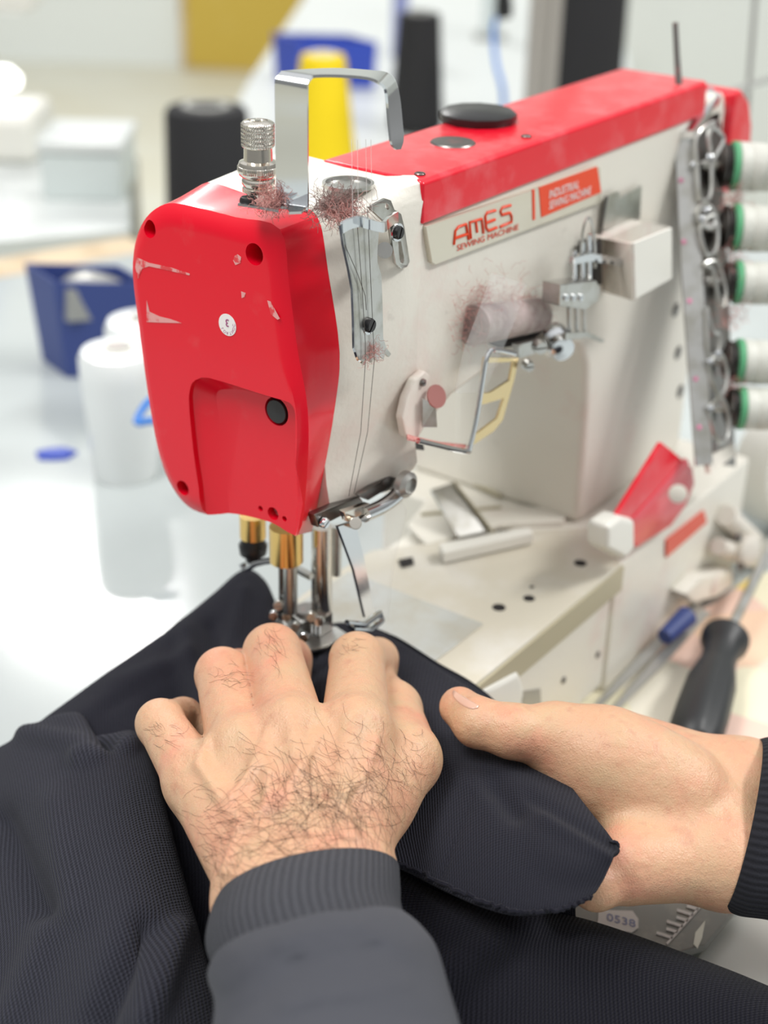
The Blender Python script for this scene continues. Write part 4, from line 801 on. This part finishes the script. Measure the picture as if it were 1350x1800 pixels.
# ============================================================ THE PERSON (two hands and sweatshirt sleeves)
def smin(a_, b_, k):
    h = np.clip(.5+.5*(b_-a_)/k, 0, 1); return b_+(a_-b_)*h-k*h*(1-h)
def capsule(P, a_, b_, ra, rb):
    a_ = A(*a_); b_ = A(*b_); d = b_-a_; t = np.clip(((P-a_) @ d)/(d @ d), 0, 1)
    return np.linalg.norm(P-a_-t[..., None]*d, axis=-1)-(ra+(rb-ra)*t)
def chain(P, js, k=.003):
    o = None
    for (p, r), (q, s) in zip(js[:-1], js[1:]):
        c_ = capsule(P, p, q, r, s); o = c_ if o is None else smin(o, c_, k)
    return o
def ellip(P, c_, axes):
    """axes: list of (unit vector, radius)"""
    q = P-A(*c_); s_ = 0; g_ = 0
    for v, r in axes: t = q @ v; s_ = s_+(t/r)**2; g_ = g_+(t/r**2)**2
    k0 = np.sqrt(s_); return k0*(k0-1)/(np.sqrt(g_)+1e-9)
def surface_net(fn, lo, hi, h):
    lo = A(*lo); n = np.ceil((A(*hi)-lo)/h).astype(int)+1
    ax = [lo[i]+h*np.arange(n[i]) for i in range(3)]
    Fv = np.empty(tuple(n), np.float32)
    for i in range(n[0]):
        Y, Z_ = np.meshgrid(ax[1], ax[2], indexing='ij'); Fv[i] = fn(np.stack([np.full_like(Y, ax[0][i]), Y, Z_], -1))
    s_ = Fv < 0; n0, n1, n2 = n
    acc = np.zeros((n0-1, n1-1, n2-1, 3)); cnt = np.zeros((n0-1, n1-1, n2-1))
    cor = [(i, j, k) for i in (0, 1) for j in (0, 1) for k in (0, 1)]
    sl = lambda c_: tuple(slice(c_[d], n[d]-1+c_[d]) for d in range(3))
    for a_ in cor:
        for d in range(3):
            if a_[d]: continue
            b_ = list(a_); b_[d] = 1; fa, fb = Fv[sl(a_)], Fv[sl(b_)]; m = (fa < 0) != (fb < 0)
            t = np.where(m, fa/np.where(m, fa-fb, 1), 0)
            for e_ in range(3): acc[..., e_] += np.where(m, a_[e_]+(t if e_ == d else 0), 0)
            cnt += m
    idx = -np.ones(cnt.shape, int); act = cnt > 0; idx[act] = np.arange(act.sum())
    base = np.stack(np.nonzero(act), -1); V = lo+h*(base+acc[act]/cnt[act][:, None])
    faces = []
    for d in range(3):
        e1, e2 = (d+1) % 3, (d+2) % 3
        a_ = [slice(1, n[i]-1) for i in range(3)]; a_[d] = slice(0, n[d]-1); b_ = list(a_); b_[d] = slice(1, n[d])
        sa, sb = s_[tuple(a_)], s_[tuple(b_)]; m = sa != sb; I = np.stack(np.nonzero(m), -1)
        for i in range(3):
            if i != d: I[:, i] += 1
        def g_(o1, o2):
            J = I.copy(); J[:, e1] -= o1; J[:, e2] -= o2; return idx[J[:, 0], J[:, 1], J[:, 2]]
        q = np.stack([g_(1, 1), g_(0, 1), g_(0, 0), g_(1, 0)], -1); fl_ = sa[m]
        q[~fl_] = q[~fl_][:, ::-1]; faces.append(q)
    return V, np.concatenate(faces)
def relax(V, Fc, it=2, lam=.5):
    V = V.copy()
    for _ in range(it):
        s_ = np.zeros_like(V); c_ = np.zeros(len(V))
        for a_, b_ in ((0, 1), (1, 2), (2, 3), (3, 0)):
            np.add.at(s_, Fc[:, a_], V[Fc[:, b_]]); np.add.at(s_, Fc[:, b_], V[Fc[:, a_]]); np.add.at(c_, Fc[:, a_], 1); np.add.at(c_, Fc[:, b_], 1)
        V += lam*(s_/c_[:, None]-V)
    return V
VOX = .0010
ps = thing('person', 'person in a charcoal sweatshirt guiding black fabric under the needle with both hands', 'person', Q(650, 1780, -.05))
# ---- left hand, back of the hand up, fingers bent down on to the cloth
fingers = dict(
 pinky=[((345, 1372, .024), .0112), ((282, 1272, .024), .0090), ((322, 1262, .010), .0078), ((352, 1290, .008), .0068)],
 ring=[((425, 1322, .031), .0125), ((391, 1186, .030), .0104), ((420, 1180, .012), .0088), ((440, 1210, .008), .0078)],
 middle=[((512, 1292, .037), .0132), ((479, 1148, .033), .0114), ((508, 1160, .015), .0092), ((512, 1192, .009), .0082)],
 index=[((625, 1290, .037), .0132), ((628, 1160, .031), .0108), ((663, 1158, .016), .0085), ((667, 1180, .010), .0076)])
TL = [((612, 1478, .020), .0150), ((712, 1335, .020), .0132), ((690, 1248, .014), .0112), ((662, 1212, .010), .0098)]
WR = [((471, 1590, .022), .0175), ((600, 1550, .020), .0185)]
ARM = [((500, 1690, .018), .014), ((620, 1670, .018), .014)]
def left_hand(P):
    pal = None
    w0, w1 = Q(*WR[0][0]), Q(*WR[1][0])
    pal = smin(capsule(P, w0, w1, .0165, .0175), smin(capsule(P, w0, Q(*ARM[0][0]), .0165, .013), capsule(P, w1, Q(*ARM[1][0]), .0175, .013), .01), .008)
    for i, (nm, js) in enumerate(fingers.items()):
        t = .08+.84*i/3; wp = w0*(1-t)+w1*t; pal = smin(pal, capsule(P, wp, Q(*js[0][0]), .0150, js[0][1]+.0002), .0075)
    kn = [Q(*js[0][0]) for js in fingers.values()]
    for i in range(3): pal = smin(pal, capsule(P, kn[i]-A(0,0,.003), kn[i+1]-A(0,0,.003), .0100, .0103), .005)
    # hypothenar edge
    pal = smin(pal, capsule(P, Q(456, 1540, .010), Q(354, 1400, .008), .0125, .011), .010)
    th = chain(P, [(Q(*p), r) for p, r in TL], .004)
    pal = smin(pal, th, .008)
    pal = smin(pal, capsule(P, Q(640, 1420, .014), Q(640, 1300, .022), .013, .010), .010)
    fg = None
    for nm, js in fingers.items():
        c_ = chain(P, [(Q(*p), r) for p, r in js], .0028); fg = c_ if fg is None else np.minimum(fg, c_)
        # slightly wider joint at the first knuckle bend
    o = smin(pal, fg, .0038)
    # knuckle heads, extensor tendons and veins
    for js in list(fingers.values())[1:]:
        o = smin(o, np.linalg.norm(P-(Q(*js[0][0])+A(0, 0, .0035)), axis=-1)-.0098, .005)
    for (nm, js), wt in zip(fingers.items(), (.2, .42, .6, .8)):
        s0 = Q(*js[0][0])+A(0, 0, js[0][1]-.0012); s1 = (w0*(1-wt)+w1*wt)+A(0, 0, .0150); mid_ = s0*.45+s1*.55+A(0, 0, .0006)
        o = smin(o, np.minimum(capsule(P, s0, mid_, .0027, .0024), capsule(P, mid_, s1, .0024, .0012)), .0035)
    for pth in VEINS:
        for a_, b_ in zip(pth[:-1], pth[1:]): o = smin(o, capsule(P, a_+A(0,0,.0002), b_+A(0,0,.0002), .0012, .0012), .0025)
    return o
VEINS = []
def build_hand(fn, pts, pad, name, label):
    pts = np.array(pts); lo, hi = pts.min(0)-pad, pts.max(0)+pad
    V, Fc = surface_net(fn, lo, hi, VOX); V = relax(V, Fc, 3, .5)
    o = mk(name, (V, Fc), 'skin', ps, smooth=180, recalc=False, label=label); return o, V, Fc
# veins are laid on the skin: first a coarse look for the surface height
def skin_hit(fn, x, y, z0=.09, z1=-.02):
    zs = np.linspace(z0, z1, 160); P = np.array([Q(x, y, z) for z in zs]); v = fn(P); k = np.argmax(v < 0)
    return P[k] if v[k] < 0 else None
vv = []
for pth in ([(395, 1530), (420, 1460), (410, 1400), (445, 1350), (470, 1290)], [(420, 1460), (470, 1420), (475, 1360), (455, 1325)], [(500, 1520), (520, 1450), (500, 1395), (530, 1350), (560, 1290)], [(620, 1470), (600, 1400), (640, 1360), (660, 1300)], [(365, 1300), (350, 1345), (385, 1400), (405, 1440)]):
    hp = [skin_hit(left_hand, x, y) for x, y in pth]; vv.append([p for p in hp if p is not None])
VEINS = vv
allp = [Q(*p) for js in fingers.values() for p, r in js]+[Q(*p) for p, r in TL+WR+ARM]
lh, LV, LF = build_hand(left_hand, allp, .024, 'hand', 'left hand, back up, fingers bent')
# hair on the back of the hand
from mathutils.bvhtree import BVHTree
LT = BVHTree.FromPolygons([Vector(p) for p in LV], [list(map(int, q)) for q in LF])
def hit(x, y):
    r = LT.ray_cast(Vector(CAM), Vector(ray(x, y))); return None if r[0] is None else A(*r[0])
def hair(blobs, n, name, seed=3):
    r_ = np.random.default_rng(seed); ms = []
    for (cx, cy, sx_, sy_, w, dx, dy, L) in blobs:
        for i in range(int(n*w)):
            x, y = cx+r_.normal()*sx_, cy+r_.normal()*sy_; p = hit(x, y)
            if p is None: continue
            an = math.atan2(dy, dx)+r_.normal()*.42; l_ = L*r_.uniform(.5, 1.3); pts = [p-FW*.0001]; cu = r_.normal()*.16
            x1, y1 = x, y; ok = True
            for s_ in range(6):
                x1 += math.cos(an)*l_/6; y1 += math.sin(an)*l_/6; an += cu+r_.normal()*.12
                q = hit(x1, y1)
                if q is None or np.linalg.norm(q-pts[-1]) > .005: ok = False; break
                pts.append(q-FW*(.0002+.00025*s_))
            if ok: ms.append(tube(pts, .00005, 3, rs=[.000045, .000045, .00004, .00004, .000035, .00003, .00002]))
    mk(name, join(*ms), 'hair', ps, kind='stuff', label='fine dark hair on the back of the hand')
hair([(560, 1370, 85, 50, .22, 30, 30, 60), (620, 1400, 60, 60, .22, 25, 40, 60), (500, 1440, 90, 45, .22, 40, -8, 55), (400, 1480, 45, 45, .12, 40, 5, 45), (385, 1530, 22, 25, .07, 20, 30, 35), (395, 1190, 14, 12, .03, 10, -3, 26), (474, 1130, 12, 16, .03, 10, 10, 28), (283, 1288, 16, 12, .025, 10, 5, 26), (715, 1335, 18, 30, .04, 20, 20, 28), (618, 1135, 10, 10, .02, 10, 5, 18), (690, 1420, 15, 40, .03, 10, 30, 35)], 850, 'hand_hair')
# ---- right hand, palm towards the operator, thumb on the cloth
RTh = [((808, 1243, .025), .0080), ((840, 1270, .026), .0090), ((900, 1285, .026), .0098), ((970, 1290, .023), .0108), ((1060, 1328, .017), .0160), ((1190, 1390, .005), .0175)]
def right_hand(P):
    j = [(Q(*p), r) for p, r in RTh]; th = chain(P, j, .004)
    d1 = (Q(1200, 1385, .01)-Q(1010, 1300, .02)); d1 /= np.linalg.norm(d1); d2 = np.cross(d1, -FW); d2 /= np.linalg.norm(d2); d3 = np.cross(d1, d2)
    o = smin(th, ellip(P, Q(1105, 1370, .010), ((d1, .036), (d2, .0205), (d3, .0150))), .014)
    w0, w1 = Q(1310, 1388, -.004), Q(1282, 1515, -.010); dR0 = float((w0-CAM) @ FW); dR = float((w1-CAM) @ FW)
    o = smin(o, capsule(P, w0, w1, .0165, .0150), .010)
    o = smin(o, capsule(P, w0, D(1440, 1410, dR0+.006), .0160, .0135), .012); o = smin(o, capsule(P, w1, D(1430, 1525, dR+.004), .0150, .0130), .012)
    o = smin(o, capsule(P, w0, Q(1060, 1300, .004), .0165, .0140), .010)
    # heel of the palm, little finger side
    hy = capsule(P, Q(1270, 1510, -.009), Q(1110, 1518, -.005), .0150, .0148)
    o = smin(o, hy, .009); o = smin(o, capsule(P, Q(1270, 1450, -.005), Q(1130, 1475, -.007), .015, .0145), .007)
    o = smin(o, capsule(P, Q(1230, 1460, -.016), Q(1090, 1440, -.014), .016, .014), .006)
    # fingers run behind the cloth and close on it
    for k_, (x0, y0, z0_, x1, y1, z1_, x2, y2, z2_) in enumerate(((1050, 1350, -.006, 950, 1345, -.018, 905, 1372, -.012), (1050, 1410, -.012, 945, 1410, -.024, 900, 1440, -.012), (1060, 1470, -.012, 960, 1475, -.022, 925, 1500, -.010), (1085, 1535, -.006, 1048, 1556, -.006, 990, 1530, -.006))):
        r = (.0100, .0102, .0098, .0088)[k_]
        o = smin(o, chain(P, [(Q(x0, y0, z0_), r+.002), (Q(x1, y1, z1_), r), (Q(x2, y2, z2_), r-.001)], .003), .004)
    # web crease between thumb and palm
    return o
ptsR = [Q(*p) for p, r in RTh]+[Q(1480, 1400, -.02), Q(1470, 1530, -.025), Q(900, 1440, -.03), Q(1050, 1590, -.02), Q(1100, 1560, 0)]
rh, RV, RF = build_hand(right_hand, ptsR, .022, 'hand', 'right hand, palm showing, thumb on the cloth')
# thumb nail seen edge on
RTr = BVHTree.FromPolygons([Vector(p) for p in RV], [list(map(int, q)) for q in RF])
g_ = []
for i in range(9):
    row = []
    for j in range(6):
        u_, v_ = i/8, j/5; w_ = math.sin(math.pi*min(max(u_*.96+.02, 0), 1))**.4; x = 797+(842-797)*u_-6*(1-v_)*w_*0+(-7)*v_*w_; y = 1213+(1240-1213)*u_+13*v_*w_
        h_ = RTr.ray_cast(Vector(CAM), Vector(ray(x, y))); row.append(None if h_[0] is None or h_[3] > .62 else A(*h_[0])-FW*.00035)
    g_.append(row)
g_ = [r for r in g_ if all(p is not None for p in r)]
if len(g_) > 3:
    n_g = len(g_[0]); mk('thumb_nail', ([p for r in g_ for p in r], [[i*n_g+j, (i+1)*n_g+j, (i+1)*n_g+j+1, i*n_g+j+1] for i in range(len(g_)-1) for j in range(n_g-1)]), 'nail', rh, solid=.0003, smooth=180)
# ---- sleeves
def sleeve(cs, name, n=96, ribs=0, uvn=1.):
    """cs: list of (centre, half width vector, half depth vector)"""
    rings = []
    for c_, w_, d_ in cs: rings.append([c_+w_*math.cos(t)+d_*math.sin(t) for t in np.linspace(0, 2*math.pi, n, endpoint=False)])
    rr = [crom([r[i] for r in rings], 8) for i in range(n)]
    rr.append(rr[0]); m = len(rr[0]); V = [p for c_ in rr for p in c_]
    f = [[i*m+j, (i+1)*m+j, (i+1)*m+j+1, i*m+j+1] for i in range(n) for j in range(m-1)]
    uv = [(i/n*uvn, j/m*uvn) for i in range(n+1) for j in range(m)]
    return (V, f), uv
def ring(x0, y0, x1, y1, zc, dep, tilt=0):
    """sleeve ring from its two silhouette pixels at height zc; dep = half thickness towards the camera, tilt pushes the near side along the arm"""
    a_, b_ = Q(x0, y0, zc), Q(x1, y1, zc); c_ = (a_+b_)/2; w_ = (b_-a_)/2; v = (c_-CAM)/np.linalg.norm(c_-CAM); d_ = np.cross(w_, UP*.5+RT*0); 
    up = A(0, 0, 1)-FW*(A(0, 0, 1) @ FW); d_ = -FW*dep + UP*tilt
    return c_, w_, d_
cs = [ring(381, 1588, 702, 1526, .022, .024, .0165), ring(368, 1622, 704, 1560, .025, .027, .0185), ring(362, 1665, 706, 1596, .028, .030, .018), ring(375, 1705, 720, 1630, .030, .031, .016)]
sl_ = thing('sweatshirt', 'charcoal sweatshirt sleeves with ribbed cuffs worn by the person', 'sweatshirt', Q(650, 1790, -.05)) if False else None
V_, uv_ = sleeve(cs, 'cuff'); 
sl1 = None
ss = [ring(376, 1690, 716, 1612, .031, .0325, .0165), ring(366, 1718, 742, 1632, .033, .036, .017), ring(378, 1765, 768, 1668, .035, .038, .016), ring(372, 1830, 790, 1740, .038, .040, .014), ring(360, 1920, 815, 1830, .040, .042, .014), ring(350, 2050, 840, 1980, .045, .044, .014)]
V2, uv2 = sleeve(ss, 'sleeve')
V2 = (np.array(V2[0]), V2[1]); q_ = V2[0]-CAM; z_ = q_ @ FW; px_ = 675+FPX*(q_ @ RT)/z_; py_ = 900-FPX*(q_ @ UP)/z_
dsp = np.zeros(len(px_))
for (x0, y0, x1, y1, w, a_) in ((400, 1720, 500, 1640, 26, .0030), (500, 1640, 620, 1610, 26, .0030), (620, 1610, 720, 1650, 24, .0030), (420, 1790, 520, 1700, 16, -.0022), (520, 1700, 660, 1672, 16, -.0022), (660, 1672, 740, 1720, 14, -.002), (500, 1760, 720, 1725, 16, .0022), (470, 1830, 560, 1770, 14, -.0018), (600, 1775, 760, 1800, 18, -.0018)):
    d = A(x1-x0, y1-y0); t_ = np.clip(((px_-x0)*d[0]+(py_-y0)*d[1])/(d @ d), 0, 1); dsp += a_*np.exp(-((px_-x0-t_*d[0])**2+(py_-y0-t_*d[1])**2)/w**2)
V2 = (V2[0]-FW*dsp[:, None], V2[1])
sl1 = mk('sleeve', V2, 'sleeve', ps, uv=uv2, smooth=180, label='charcoal left sleeve', solid=.0015)
mk('cuff', V_, 'cuff', sl1, uv=uv_, smooth=180, solid=.0018, label='ribbed charcoal cuff')
def rring(x0, y0, x1, y1, zc, dep, tilt=0):
    d0_ = float((Q(1310, 1388, -.004)-CAM) @ FW); d1_ = float((Q(1282, 1515, -.010)-CAM) @ FW); a_, b_ = D(x0, y0, d0_-.004), D(x1, y1, d1_-.1*(d0_-d1_)); c_ = (a_+b_)/2; w_ = (b_-a_)/2; return c_, w_, -FW*dep + RT*tilt
cs = [rring(1338, 1300, 1270, 1594, .0, .0270, -.004), rring(1358, 1296, 1296, 1606, .0, .0290, -.004), rring(1395, 1296, 1340, 1612, .0, .030, -.003), rring(1430, 1292, 1385, 1622, .0, .031, -.003)]
V_, uv_ = sleeve(cs, 'cuff')
ss = [rring(1420, 1290, 1375, 1620, .0, .031), rring(1470, 1275, 1440, 1650, .0, .034), rring(1600, 1260, 1580, 1700, .0, .038)]
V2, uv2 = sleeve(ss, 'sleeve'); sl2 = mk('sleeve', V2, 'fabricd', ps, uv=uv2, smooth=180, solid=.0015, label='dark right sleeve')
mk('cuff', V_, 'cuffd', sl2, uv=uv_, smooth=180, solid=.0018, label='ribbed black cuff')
